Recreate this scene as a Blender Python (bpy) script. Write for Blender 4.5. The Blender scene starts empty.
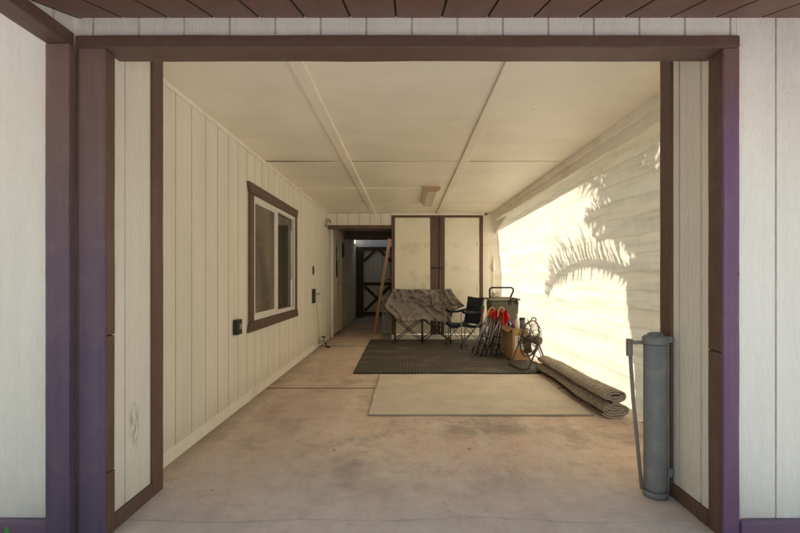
import bpy, bmesh, math, random
from mathutils import Vector, Matrix, noise
R = math.radians
random.seed(7)
scene = bpy.context.scene
C = scene.collection
ORIG = {}

# ------------------------------------------------------------------ materials
def _mat(name):
    m = bpy.data.materials.new(name); m.use_nodes = True
    nt = m.node_tree; nt.nodes.clear()
    out = nt.nodes.new('ShaderNodeOutputMaterial')
    b = nt.nodes.new('ShaderNodeBsdfPrincipled')
    nt.links.new(b.outputs[0], out.inputs[0])
    return m, nt, b, out

def N(nt, t, **kw):
    n = nt.nodes.new(t)
    for k, v in kw.items():
        if k in n.inputs: n.inputs[k].default_value = v
        else: setattr(n, k, v)
    return n

def pos_noise(nt, scale=(1,1,1), s=5, detail=5, rough=.55, off=(0,0,0)):
    g = N(nt, 'ShaderNodeNewGeometry'); mp = N(nt, 'ShaderNodeMapping')
    mp.inputs['Scale'].default_value = scale; mp.inputs['Location'].default_value = off
    nt.links.new(g.outputs['Position'], mp.inputs[0])
    n = N(nt, 'ShaderNodeTexNoise'); n.inputs['Scale'].default_value = s
    n.inputs['Detail'].default_value = detail; n.inputs['Roughness'].default_value = rough
    nt.links.new(mp.outputs[0], n.inputs['Vector'])
    return n.outputs['Fac']

def ramp(nt, src, stops):
    r = N(nt, 'ShaderNodeValToRGB'); e = r.color_ramp.elements
    while len(e) < len(stops): e.new(.5)
    for i, (p, c) in enumerate(stops):
        e[i].position = p
        e[i].color = (c, c, c, 1) if isinstance(c, (int, float)) else (*c, 1)
    nt.links.new(src, r.inputs[0]); return r.outputs[0]

def mixc(nt, fac, a, b, mode='MIX'):
    m = N(nt, 'ShaderNodeMix'); m.data_type = 'RGBA'; m.blend_type = mode
    for sock, v in ((0, fac), (6, a), (7, b)):
        if isinstance(v, (int, float)): m.inputs[sock].default_value = v
        elif isinstance(v, tuple): m.inputs[sock].default_value = (*v, 1)
        else: nt.links.new(v, m.inputs[sock])
    return m.outputs[2]

def math_(nt, op, a, b=0.0, c=None):
    m = N(nt, 'ShaderNodeMath'); m.operation = op
    for i, v in enumerate((a, b) if c is None else (a, b, c)):
        if isinstance(v, (int, float)): m.inputs[i].default_value = v
        else: nt.links.new(v, m.inputs[i])
    return m.outputs[0]

def bump(nt, b, h, strength=.3, dist=.01):
    n = N(nt, 'ShaderNodeBump'); n.inputs['Strength'].default_value = strength
    n.inputs['Distance'].default_value = dist
    nt.links.new(h, n.inputs['Height']); nt.links.new(n.outputs[0], b.inputs['Normal'])
    return n

def xyz(nt):
    g = N(nt, 'ShaderNodeNewGeometry'); s = N(nt, 'ShaderNodeSeparateXYZ')
    nt.links.new(g.outputs['Position'], s.inputs[0]); return s.outputs

def sc(c, k): return tuple(min(1, x*k) for x in c)

def paint(name, col, var=.08, s=3, stretch=(1,1,1), rough=.6, bs=40, bstr=.2, bdist=.004, spec=.4, metal=0, dirt=None):
    m, nt, b, out = _mat(name)
    f = pos_noise(nt, stretch, s)
    f2 = pos_noise(nt, stretch, s*9, 3, off=(3,1,7))
    c = ramp(nt, f, [(.3, sc(col, 1-var)), (.7, sc(col, 1+var))])
    c = mixc(nt, .5, c, ramp(nt, f2, [(.3, sc(col, 1-var)), (.7, sc(col, 1+var))]))
    if dirt:
        d = pos_noise(nt, (1,1,1), dirt[1], 6, .65, off=(9,2,4))
        c = mixc(nt, ramp(nt, d, [(dirt[2], 0.0), (dirt[2]+.2, dirt[3])]), c, dirt[0])
    nt.links.new(c, b.inputs['Base Color'])
    b.inputs['Roughness'].default_value = rough; b.inputs['Metallic'].default_value = metal
    b.inputs['Specular IOR Level'].default_value = spec
    if bstr: bump(nt, b, pos_noise(nt, stretch, bs, 4, .6), bstr, bdist)
    return m

def siding(name, col, dirt=.1, scuff=None, grime=None):
    """rough-sawn plywood siding paint: vertical fibre relief, faint runs and grime near the foot"""
    m, nt, b, out = _mat(name)
    f = pos_noise(nt, (1,1,.22), 4.0, 6)
    c = ramp(nt, f, [(.3, sc(col, .93)), (.7, sc(col, 1.04))])
    st = pos_noise(nt, (22,22,.5), 1.0, 4, off=(5,3,1))
    c = mixc(nt, ramp(nt, st, [(.5, 0.0), (.75, .35)]), c, sc(col, .86))
    p = xyz(nt)
    low = math_(nt, 'MULTIPLY', ramp(nt, math_(nt, 'MULTIPLY', p[2], 1.0), [(.0, 1.0), (.3, 0.0)]), pos_noise(nt, (1,1,1), 7, 6))
    c = mixc(nt, math_(nt, 'MULTIPLY', low, .35+dirt), c, (.36,.28,.2))
    if grime:
        gz = ramp(nt, p[2], [(0, 0.0), (1, 0.0)])
    if scuff:
        (sx, sy, sz), (rx, ry, rz) = scuff
        dx = math_(nt, 'DIVIDE', math_(nt, 'SUBTRACT', p[0], sx), rx)
        dy = math_(nt, 'DIVIDE', math_(nt, 'SUBTRACT', p[1], sy), ry)
        dz = math_(nt, 'DIVIDE', math_(nt, 'SUBTRACT', p[2], sz), rz)
        d = math_(nt, 'ADD', math_(nt, 'ADD', math_(nt, 'MULTIPLY', dx, dx), math_(nt, 'MULTIPLY', dy, dy)), math_(nt, 'MULTIPLY', dz, dz))
        k = ramp(nt, d, [(0, 1.0), (1, 0.0)])
        n2 = pos_noise(nt, (60,60,14), 1.0, 5, .7, off=(1,1,5))
        c = mixc(nt, math_(nt, 'MULTIPLY', k, ramp(nt, n2, [(.47, 0.0), (.62, .8)])), c, (.16,.15,.14))
    b.inputs['Roughness'].default_value = .62
    # rough-sawn swirls: stretched noise, warped
    h1 = pos_noise(nt, (75,75,11), 1.0, 6, .72)
    h2 = pos_noise(nt, (18,18,5), 1.0, 5, .65, off=(2,7,1))
    r2 = ramp(nt, h2, [(.42, 0.0), (.5, 1.0), (.58, 0.0)])
    hh = math_(nt, 'ADD', h1, math_(nt, 'MULTIPLY', r2, .35))
    c = mixc(nt, math_(nt, 'MULTIPLY', ramp(nt, h1, [(.34, 1.0), (.52, 0.0)]), .10), c, sc(col, .6))
    nt.links.new(c, b.inputs['Base Color'])
    bump(nt, b, hh, .65, .008)
    return m

def timber(name, col, along='z', sky_tinted=None, s=1.0, bstr=.35):
    """painted lumber, grain along an axis, little knots; sky_tinted = (violet sky cast painted in, z where it is full, z where it begins)"""
    m, nt, b, out = _mat(name)
    k = {'x': (1.2,30,30), 'y': (30,1.2,30), 'z': (30,30,1.2)}[along]
    c = ramp(nt, pos_noise(nt, k, 1.0*s, 5), [(.3, sc(col, .85)), (.7, sc(col, 1.12))])
    p = xyz(nt)
    if sky_tinted:
        fc, z0, z1 = sky_tinted
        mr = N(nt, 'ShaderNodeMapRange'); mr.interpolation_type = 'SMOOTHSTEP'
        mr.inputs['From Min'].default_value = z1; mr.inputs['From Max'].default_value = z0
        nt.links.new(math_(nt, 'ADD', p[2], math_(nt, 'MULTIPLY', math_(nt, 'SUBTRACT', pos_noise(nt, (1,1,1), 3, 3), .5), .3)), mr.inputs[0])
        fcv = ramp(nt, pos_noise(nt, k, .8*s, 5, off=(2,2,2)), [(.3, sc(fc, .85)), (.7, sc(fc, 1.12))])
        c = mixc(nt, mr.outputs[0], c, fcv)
    v = N(nt, 'ShaderNodeTexVoronoi'); v.inputs['Scale'].default_value = 9
    g = N(nt, 'ShaderNodeNewGeometry'); nt.links.new(g.outputs['Position'], v.inputs['Vector'])
    kn = ramp(nt, v.outputs['Distance'], [(.03, .75), (.055, 0.0)])
    kn = math_(nt, 'MULTIPLY', kn, ramp(nt, pos_noise(nt, (1,1,1), 2.0, 2, off=(4,4,4)), [(.42, 0.0), (.5, 1.0)]))
    c = mixc(nt, kn, c, sc(col, .15))
    big = pos_noise(nt, (1,1,1), 2.2, 5, .6, off=(8,1,3))
    c = mixc(nt, ramp(nt, big, [(.45, 0.0), (.8, .22)]), c, sc(col, 1.45))
    chip = pos_noise(nt, tuple(x*.5+2 for x in k), 3.0, 6, .75, off=(5,6,1))
    c = mixc(nt, ramp(nt, chip, [(.70, 0.0), (.73, .8)]), c, sc(col, .35))
    dust = pos_noise(nt, (1,1,1), 9, 6, .7, off=(1,6,9))
    c = mixc(nt, ramp(nt, dust, [(.5, 0.0), (.75, .20)]), c, (.30,.25,.22))
    nt.links.new(c, b.inputs['Base Color'])
    b.inputs['Roughness'].default_value = .5
    b.inputs['Specular IOR Level'].default_value = .35
    kk = tuple(x*2.5 if x > 5 else x*3 for x in k)
    bump(nt, b, pos_noise(nt, kk, 1.0*s, 5, .65), bstr, .004)
    return m

GROOVE = {}
CREAM = (.93,.89,.80)
WHITE = (.945,.935,.91)
BROWN = (.138,.083,.065)
SKY_VIOLET = (.185,.098,.205)  # violet of the sky tint painted on the right post
M = {}
M['white_siding'] = siding('white_siding_paint', WHITE, .1)
M['return_siding'] = siding('return_siding_paint', (.92,.89,.82), .1, scuff=((-1.34,2.13,.42),(.05,.05,.16)))
M['cream_siding'] = siding('cream_siding_paint', CREAM, .12)
for k_, c_ in (('white_siding', (.66,.645,.61)), ('return_siding', (.64,.60,.53)), ('cream_siding', (.62,.52,.39)), ('soffit', (.05,.03,.024))):
    GROOVE[{'white_siding':'white_siding_paint','return_siding':'return_siding_paint','cream_siding':'cream_siding_paint','soffit':'brown_soffit_boards'}[k_]] = paint('groove_grime_'+k_, c_, .2, 6, (1,1,.3), rough=.8, bstr=.2)
M['cream'] = paint('cream_board_paint', CREAM, .06, 2, rough=.6, bs=30, bstr=.15, dirt=((.4,.28,.15), 2.2, .55, .35))
M['cream_door'] = paint('closet_door_paint', (.94,.89,.76), .05, 1.5, rough=.5, bs=18, bstr=.1, dirt=((.42,.29,.14), 2.4, .52, .45))
M['brown_x'] = timber('brown_trim_along_x', BROWN, 'x')
M['brown_y'] = timber('brown_trim_along_y', BROWN, 'y')
M['brown_z'] = timber('brown_trim_along_z', BROWN, 'z')
M['sky_tint_l'] = timber('brown_trim_sky_tint_left', (.20,.125,.115), 'z', ((.118,.085,.150), .8, 2.25))  # blue-sky cast painted into the brown, stronger towards the foot
M['sky_tint_r'] = timber('brown_trim_sky_tint_right', (.20,.12,.12), 'z', (SKY_VIOLET, 1.75, 2.1))  # same painted sky cast, below the brown top of the right post
M['purple_x'] = timber('violet_base_board', (.19,.12,.20), 'x')
M['soffit'] = timber('brown_soffit_boards', (.175,.088,.06), 'y', s=.7)
M['dark_wood'] = timber('dark_gate_timber', (.085,.05,.038), 'z')
M['lumber'] = timber('raw_lumber', (.52,.34,.26), 'z', bstr=.2)
M['white_pvc'] = paint('white_window_vinyl', (.80,.78,.74), .03, 4, rough=.4, bstr=0)
M['black_plastic'] = paint('black_plastic', (.025,.025,.026), .2, 12, rough=.45, bs=200, bstr=.08)
M['white_plastic'] = paint('white_plastic', (.75,.74,.70), .04, 10, rough=.4, bstr=0)
M['grey_plastic'] = paint('grey_gate_plastic', (.225,.235,.255), .10, 7, (3,3,.4), rough=.42, bs=300, bstr=.05, dirt=((.45,.42,.38), 11, .52, .4))
M['steel'] = paint('grey_tube_steel', (.33,.33,.33), .1, 20, rough=.38, metal=.85, bstr=0)
M['black_steel'] = paint('black_tube_steel', (.035,.032,.03), .2, 20, rough=.4, bstr=0)
M['fan_steel'] = paint('dark_bronze_wire', (.13,.11,.095), .2, 20, rough=.45, metal=.4, bstr=0)
M['bar_grey'] = paint('taupe_grey_plastic', (.27,.24,.225), .12, 14, rough=.5, bstr=0)
M['galv'] = paint('galvanised_pipe', (.42,.40,.36), .15, 12, rough=.45, metal=.5, bstr=0)
M['navy'] = paint('navy_nylon', (.022,.03,.048), .3, 14, rough=.7, bs=250, bstr=.25)
M['tan_fabric'] = paint('taupe_nylon_cover', (.29,.262,.24), .26, 9, rough=.55, bs=12, bstr=.8, bdist=.04)
M['red_fabric'] = paint('red_nylon', (.62,.035,.025), .18, 16, rough=.6, bs=40, bstr=.4)
M['orange_trim'] = paint('peach_webbing', (.75,.42,.26), .1, 16, rough=.7, bstr=0)
M['olive'] = paint('olive_grey_plastic', (.115,.105,.08), .1, 7, rough=.5, bs=200, bstr=.08, dirt=((.3,.26,.2), 6, .58, .35))
M['olive_lid'] = paint('dusty_lid_plastic', (.27,.24,.185), .1, 7, rough=.6, bs=200, bstr=.08)
M['cardboard'] = paint('cardboard', (.47,.285,.145), .08, 4, (1,1,3), rough=.85, bs=60, bstr=.1)
M['paper'] = paint('printed_paper', (.78,.74,.68), .06, 12, rough=.8, bstr=0)
M['ink'] = paint('grey_print', (.35,.30,.27), .1, 30, rough=.8, bstr=0)
M['orange_print'] = paint('orange_print', (.70,.26,.07), .1, 30, rough=.8, bstr=0)
M['green_tape'] = paint('lime_green_strap', (.42,.60,.10), .1, 30, rough=.5, bstr=0)
M['blue_bag'] = paint('blue_foil', (.06,.06,.28), .3, 25, rough=.4, bs=60, bstr=.5)
M['pink'] = paint('pink_plastic', (.62,.12,.16), .2, 20, rough=.5, bstr=0)
M['green'] = paint('green_plastic', (.03,.22,.10), .2, 20, rough=.5, bstr=0)
M['dark_glass_jar'] = paint('dark_grey_tin', (.13,.12,.105), .1, 20, rough=.4, bstr=0)
M['leaf'] = paint('bright_green_leaf', (.02,.30,.05), .2, 20, rough=.45, bstr=0)
M['palm_leaf'] = paint('palm_leaf', (.07,.10,.035), .25, 6, rough=.55, bstr=0)
M['palm_bark'] = paint('palm_bark', (.18,.125,.08), .35, 6, (1,1,4), rough=.9, bs=20, bstr=.8, bdist=.03)
M['cord'] = paint('yellowed_cord', (.62,.50,.26), .05, 20, rough=.6, bstr=0)
M['grey_panel'] = paint('grey_metal_panel', (.27,.27,.27), .12, 8, rough=.45, metal=.4, bstr=0)
M['roof'] = paint('roof_shingle', (.16,.12,.1), .25, 12, rough=.9, bs=30, bstr=.5)
M['fixture'] = paint('yellowed_fixture_enamel', (.70,.60,.42), .05, 6, rough=.45, bstr=0)
M['fixture_end'] = paint('fixture_end_cap', (.47,.33,.2), .08, 6, rough=.5, bstr=0)
M['lens'] = paint('yellowed_diffuser', (.68,.585,.43), .04, 8, rough=.35, bs=300, bstr=.1)
M['passage_boards'] = timber('passage_ceiling_boards', (.10,.06,.04), 'y')

def ceiling_mat():
    m, nt, b, out = _mat('ceiling_panel_paint')
    col = (.94,.885,.76)
    c = ramp(nt, pos_noise(nt, (1,1,1), 1.3, 5), [(.3, sc(col, .93)), (.7, sc(col, 1.05))])
    st = pos_noise(nt, (.8,1.6,1), 1.1, 6, .62, off=(4,9,0))
    c = mixc(nt, ramp(nt, st, [(.52, 0.0), (.8, .20)]), c, (.50,.37,.2))
    sp = N(nt, 'ShaderNodeTexVoronoi'); sp.inputs['Scale'].default_value = 2.6
    g = N(nt, 'ShaderNodeNewGeometry'); nt.links.new(g.outputs['Position'], sp.inputs['Vector'])
    c = mixc(nt, ramp(nt, sp.outputs['Distance'], [(.012, .6), (.03, 0.0)]), c, (.25,.15,.08))
    nt.links.new(c, b.inputs['Base Color'])
    b.inputs['Roughness'].default_value = .42
    h = math_(nt, 'ADD', pos_noise(nt, (1,1,1), 90, 3), math_(nt, 'MULTIPLY', pos_noise(nt, (1,1,1), 2.2, 2), 6.0))
    bump(nt, b, h, .25, .006)
    return m
M['ceiling'] = ceiling_mat()

def concrete(name, col, cool=None):
    m, nt, b, out = _mat(name)
    p = xyz(nt)
    c = ramp(nt, pos_noise(nt, (1,1,1), 1.2, 7, .62), [(.30, sc(col, .74)), (.5, sc(col, .98)), (.70, sc(col, 1.18))])
    f = pos_noise(nt, (1,1,1), 7, 9, .75, off=(3,3,0))
    c = mixc(nt, .5, c, ramp(nt, f, [(.33, sc(col, .70)), (.5, col), (.67, sc(col, 1.22))]))
    # pink / tan drift
    pk = pos_noise(nt, (1,.6,1), 1.6, 5, .6, off=(31,5,0))
    c = mixc(nt, ramp(nt, pk, [(.45, 0.0), (.65, .5)]), c, (col[0]*1.02, col[1]*.88, col[2]*.86))
    def blot(s_, stretch, off, lo, hi, amt, colr, det=7, ro=.68):
        nonlocal c
        c = mixc(nt, ramp(nt, pos_noise(nt, stretch, s_, det, ro, off=off), [(lo, 0.0), (hi, amt)]), c, colr)
    blot(1.9, (.7,1.8,1), (12,5,0), .56, .72, .45, (.52,.33,.22))       # rust
    blot(1.3, (1,1,1), (1,17,0), .49, .64, .72, (.36,.285,.25))          # broad dark wear
    blot(5.0, (1,1.6,1), (6,12,0), .56, .68, .42, (.33,.25,.21))         # oil
    blot(17, (1,1,1), (6,2,0), .61, .66, .45, (.22,.165,.14))            # drips
    blot(2.6, (2.2,.7,1), (7,7,0), .50, .66, .55, (.93,.84,.76))          # scrubbed light patches
    blot(60, (1,1,1), (4,4,0), .58, .66, .45, (.30,.23,.19), 4, .7)       # pitting
    blot(75, (1,1,1), (9,4,3), .60, .68, .45, (.90,.85,.78), 4, .7)       # pale aggregate
    # hairline cracks
    v = N(nt, 'ShaderNodeTexVoronoi'); v.feature = 'DISTANCE_TO_EDGE'; v.inputs['Scale'].default_value = .55
    g = N(nt, 'ShaderNodeNewGeometry'); wv = N(nt, 'ShaderNodeVectorMath'); wv.operation = 'ADD'
    nz = N(nt, 'ShaderNodeTexNoise'); nz.inputs['Scale'].default_value = 2.5; nz.inputs['Detail'].default_value = 8; nz.inputs['Roughness'].default_value = .7
    nt.links.new(g.outputs['Position'], nz.inputs['Vector'])
    scl = N(nt, 'ShaderNodeVectorMath'); scl.operation = 'SCALE'; scl.inputs['Scale'].default_value = .45
    nt.links.new(nz.outputs['Color'], scl.inputs[0]); nt.links.new(g.outputs['Position'], wv.inputs[0]); nt.links.new(scl.outputs[0], wv.inputs[1])
    nt.links.new(wv.outputs[0], v.inputs['Vector'])
    ck = math_(nt, 'MULTIPLY', ramp(nt, v.outputs['Distance'], [(.0008, 1.0), (.004, 0.0)]), ramp(nt, pos_noise(nt, (1,1,1), 1.1, 3, off=(3,8,0)), [(.56, 0.0), (.62, .5)]))
    c = mixc(nt, ck, c, (.16,.12,.10))
    sp = N(nt, 'ShaderNodeTexVoronoi'); sp.inputs['Scale'].default_value = 3.2
    nt.links.new(g.outputs['Position'], sp.inputs['Vector'])
    c = mixc(nt, ramp(nt, sp.outputs['Distance'], [(.02, .8), (.04, 0.0)]), c, (.07,.05,.045))
    sp2 = N(nt, 'ShaderNodeTexVoronoi'); sp2.inputs['Scale'].default_value = 9.5
    nt.links.new(g.outputs['Position'], sp2.inputs['Vector'])
    c = mixc(nt, math_(nt, 'MULTIPLY', ramp(nt, sp2.outputs['Distance'], [(.03, .7), (.07, 0.0)]), ramp(nt, f, [(.5, 0.0), (.6, 1.0)])), c, (.10,.075,.06))
    # trodden strip along the house wall
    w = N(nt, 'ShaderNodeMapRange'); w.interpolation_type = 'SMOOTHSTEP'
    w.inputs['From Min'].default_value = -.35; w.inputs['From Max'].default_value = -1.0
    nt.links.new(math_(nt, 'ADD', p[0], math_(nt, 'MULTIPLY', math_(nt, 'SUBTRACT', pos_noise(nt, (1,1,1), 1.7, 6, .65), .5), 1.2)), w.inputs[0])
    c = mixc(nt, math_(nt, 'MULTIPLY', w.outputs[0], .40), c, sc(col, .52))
    # dirt gathered where the slab meets the wall
    d = N(nt, 'ShaderNodeMapRange'); d.inputs['From Min'].default_value = -1.30; d.inputs['From Max'].default_value = -1.47
    nt.links.new(math_(nt, 'ADD', p[0], math_(nt, 'MULTIPLY', math_(nt, 'SUBTRACT', f, .5), .2)), d.inputs[0])
    c = mixc(nt, math_(nt, 'MULTIPLY', d.outputs[0], .6), c, (.24,.18,.145))
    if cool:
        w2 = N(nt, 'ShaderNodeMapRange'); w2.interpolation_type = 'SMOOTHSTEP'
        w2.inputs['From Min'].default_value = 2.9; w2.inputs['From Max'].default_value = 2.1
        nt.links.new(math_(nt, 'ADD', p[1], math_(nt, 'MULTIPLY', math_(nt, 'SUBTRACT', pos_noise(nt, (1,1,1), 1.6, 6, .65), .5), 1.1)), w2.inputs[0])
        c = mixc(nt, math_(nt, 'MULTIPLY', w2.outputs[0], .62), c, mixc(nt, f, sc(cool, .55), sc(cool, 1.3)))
    nt.links.new(c, b.inputs['Base Color'])
    b.inputs['Roughness'].default_value = .7
    b.inputs['Specular IOR Level'].default_value = .3
    h = math_(nt, 'ADD', pos_noise(nt, (1,1,1), 55, 6, .8), math_(nt, 'MULTIPLY', pos_noise(nt, (1,1,1), 9, 4), 2.0))
    bump(nt, b, math_(nt, 'SUBTRACT', h, math_(nt, 'MULTIPLY', ck, 2.0)), .45, .007)
    return m
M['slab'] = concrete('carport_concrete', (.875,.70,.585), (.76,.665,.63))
M['joint'] = paint('joint_grime', (.17,.12,.095), .3, 14, rough=.95, bs=60, bstr=.5)
M['drive'] = concrete('driveway_concrete', (.88,.83,.78))

def gravel():
    m, nt, b, out = _mat('desert_gravel')
    c = ramp(nt, pos_noise(nt, (1,1,1), 30, 6, .8), [(.3, (.52,.44,.36)), (.7, (.84,.75,.63))])
    nt.links.new(c, b.inputs['Base Color']); b.inputs['Roughness'].default_value = .95
    bump(nt, b, pos_noise(nt, (1,1,1), 40, 6, .8), .8, .02)
    return m
M['gravel'] = gravel()
M['added_soil'] = paint('bounce_cut_soil', (.27,.205,.14), .35, 6, rough=.95, bs=30, bstr=.8, bdist=.03)

def grid_mat():
    """dark rubber-backed mat with a small diamond waffle relief"""
    m, nt, b, out = _mat('waffle_mat')
    g = N(nt, 'ShaderNodeNewGeometry'); mp = N(nt, 'ShaderNodeMapping')
    mp.inputs['Rotation'].default_value = (0, 0, R(45)); nt.links.new(g.outputs['Position'], mp.inputs[0])
    ws = []
    for d in ('X', 'Y'):
        w = N(nt, 'ShaderNodeTexWave'); w.wave_type = 'BANDS'; w.bands_direction = d
        w.inputs['Scale'].default_value = 5.6; nt.links.new(mp.outputs[0], w.inputs['Vector']); ws.append(w.outputs['Fac'])
    h = math_(nt, 'MULTIPLY', ws[0], ws[1])
    c = ramp(nt, h, [(.1, (.042,.036,.031)), (.7, (.225,.198,.168))])
    dust = pos_noise(nt, (.7,1.6,1), 2.3, 7, .7, off=(3,6,0))
    c = mixc(nt, ramp(nt, dust, [(.53, 0.0), (.64, .75)]), c, mixc(nt, h, (.13,.105,.085), (.62,.55,.46)))
    nt.links.new(c, b.inputs['Base Color']); b.inputs['Roughness'].default_value = .75
    bump(nt, b, h, .6, .008)
    return m
M['waffle'] = grid_mat()

def rug_mat():
    m, nt, b, out = _mat('flat_woven_rug')
    g = N(nt, 'ShaderNodeNewGeometry')
    ws = []
    for d in ('X', 'Y'):
        w = N(nt, 'ShaderNodeTexWave'); w.wave_type = 'BANDS'; w.bands_direction = d
        w.inputs['Scale'].default_value = 34; w.inputs['Distortion'].default_value = 1.5
        nt.links.new(g.outputs['Position'], w.inputs['Vector']); ws.append(w.outputs['Fac'])
    h = math_(nt, 'ADD', ws[0], ws[1])
    col = (.82,.73,.62)
    c = ramp(nt, h, [(.2, sc(col, .95)), (1.6, sc(col, 1.05))])
    f = pos_noise(nt, (1,1,1), 2.6, 7, .65)
    c = mixc(nt, .55, c, ramp(nt, f, [(.3, sc(col, .7)), (.7, sc(col, 1.15))]))
    d = pos_noise(nt, (1,1,1), 7, 6, .7, off=(2,8,1))
    c = mixc(nt, ramp(nt, d, [(.56, 0.0), (.72, .5)]), c, (.45,.37,.28))
    nt.links.new(c, b.inputs['Base Color']); b.inputs['Roughness'].default_value = .95
    b.inputs['Specular IOR Level'].default_value = .1
    bump(nt, b, math_(nt, 'ADD', h, pos_noise(nt, (1,1,1), 120, 4, .7)), .3, .003)
    return m
M['rug'] = rug_mat()
M['shag'] = paint('matted_carpet_pile', (.47,.41,.345), .55, 26, rough=.95, bs=45, bstr=1.0, bdist=.03, spec=.1)
M['backing'] = paint('grey_carpet_backing', (.40,.375,.35), .15, 14, rough=.95, bs=120, bstr=.4, spec=.1)

def screen_mat():
    """thin woven shade cloth: lets the sun glow through"""
    m, nt, b, out = _mat('woven_shade_cloth')
    nt.nodes.remove(b)
    col = (.90,.785,.60)
    p = xyz(nt)
    wy = pos_noise(nt, (0.3,1.5,16), 1.0, 4, .6)          # horizontal slubs
    wz = pos_noise(nt, (0.3,14,.8), 1.0, 3, .6, off=(5,1,2))
    f = math_(nt, 'ADD', math_(nt, 'MULTIPLY', wy, .8), math_(nt, 'MULTIPLY', wz, .2))
    c = ramp(nt, f, [(.32, sc(col, .76)), (.5, sc(col, .96)), (.62, sc(col, 1.03))])
    fine = N(nt, 'ShaderNodeTexWave'); fine.wave_type = 'BANDS'; fine.bands_direction = 'Z'
    fine.inputs['Scale'].default_value = 2.1; fine.inputs['Distortion'].default_value = 2.2; fine.inputs['Detail'].default_value = 3
    fine.inputs['Detail Scale'].default_value = .6
    g = N(nt, 'ShaderNodeNewGeometry'); nt.links.new(g.outputs['Position'], fine.inputs['Vector'])
    c = mixc(nt, ramp(nt, fine.outputs['Fac'], [(.0, .34), (.07, 0.0)]), c, (.58,.46,.31))
    t = N(nt, 'ShaderNodeBsdfTranslucent'); d = N(nt, 'ShaderNodeBsdfDiffuse')
    nt.links.new(c, t.inputs['Color']); nt.links.new(mixc(nt, .5, c, (.62,.52,.38)), d.inputs['Color'])
    bp = N(nt, 'ShaderNodeBump'); bp.inputs['Strength'].default_value = .35; bp.inputs['Distance'].default_value = .02
    nt.links.new(f, bp.inputs['Height'])
    nt.links.new(bp.outputs[0], t.inputs['Normal']); nt.links.new(bp.outputs[0], d.inputs['Normal'])
    mx = N(nt, 'ShaderNodeMixShader'); mx.inputs[0].default_value = .05
    nt.links.new(t.outputs[0], mx.inputs[1]); nt.links.new(d.outputs[0], mx.inputs[2])
    nt.links.new(mx.outputs[0], out.inputs[0])
    return m
M['screen'] = screen_mat()

def glass_mat(name, col, rough, slats=False):
    m, nt, b, out = _mat(name)
    c = ramp(nt, pos_noise(nt, (1,1.5,.6), 2.0, 5), [(.35, sc(col, .6)), (.65, sc(col, 1.35))])
    p = xyz(nt)
    if slats:      # closed blind seen faintly behind the pane
        st = math_(nt, 'FRACT', math_(nt, 'MULTIPLY', p[2], 26.0))
        c = mixc(nt, ramp(nt, st, [(.1, .75), (.35, 0.0)]), c, sc(col, .35))
    sm = pos_noise(nt, (1,1,3), 5, 6, .7, off=(2,1,6))
    c = mixc(nt, ramp(nt, sm, [(.55, 0.0), (.75, .4)]), c, sc(col, 2.6))
    nt.links.new(c, b.inputs['Base Color'])
    b.inputs['Roughness'].default_value = rough; b.inputs['Specular IOR Level'].default_value = .6
    return m
M['pane_dark'] = glass_mat('dark_window_glass', (.075,.075,.055), .05, True)
M['insect_screen'] = glass_mat('brown_insect_screen', (.16,.13,.095), .5)

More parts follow.
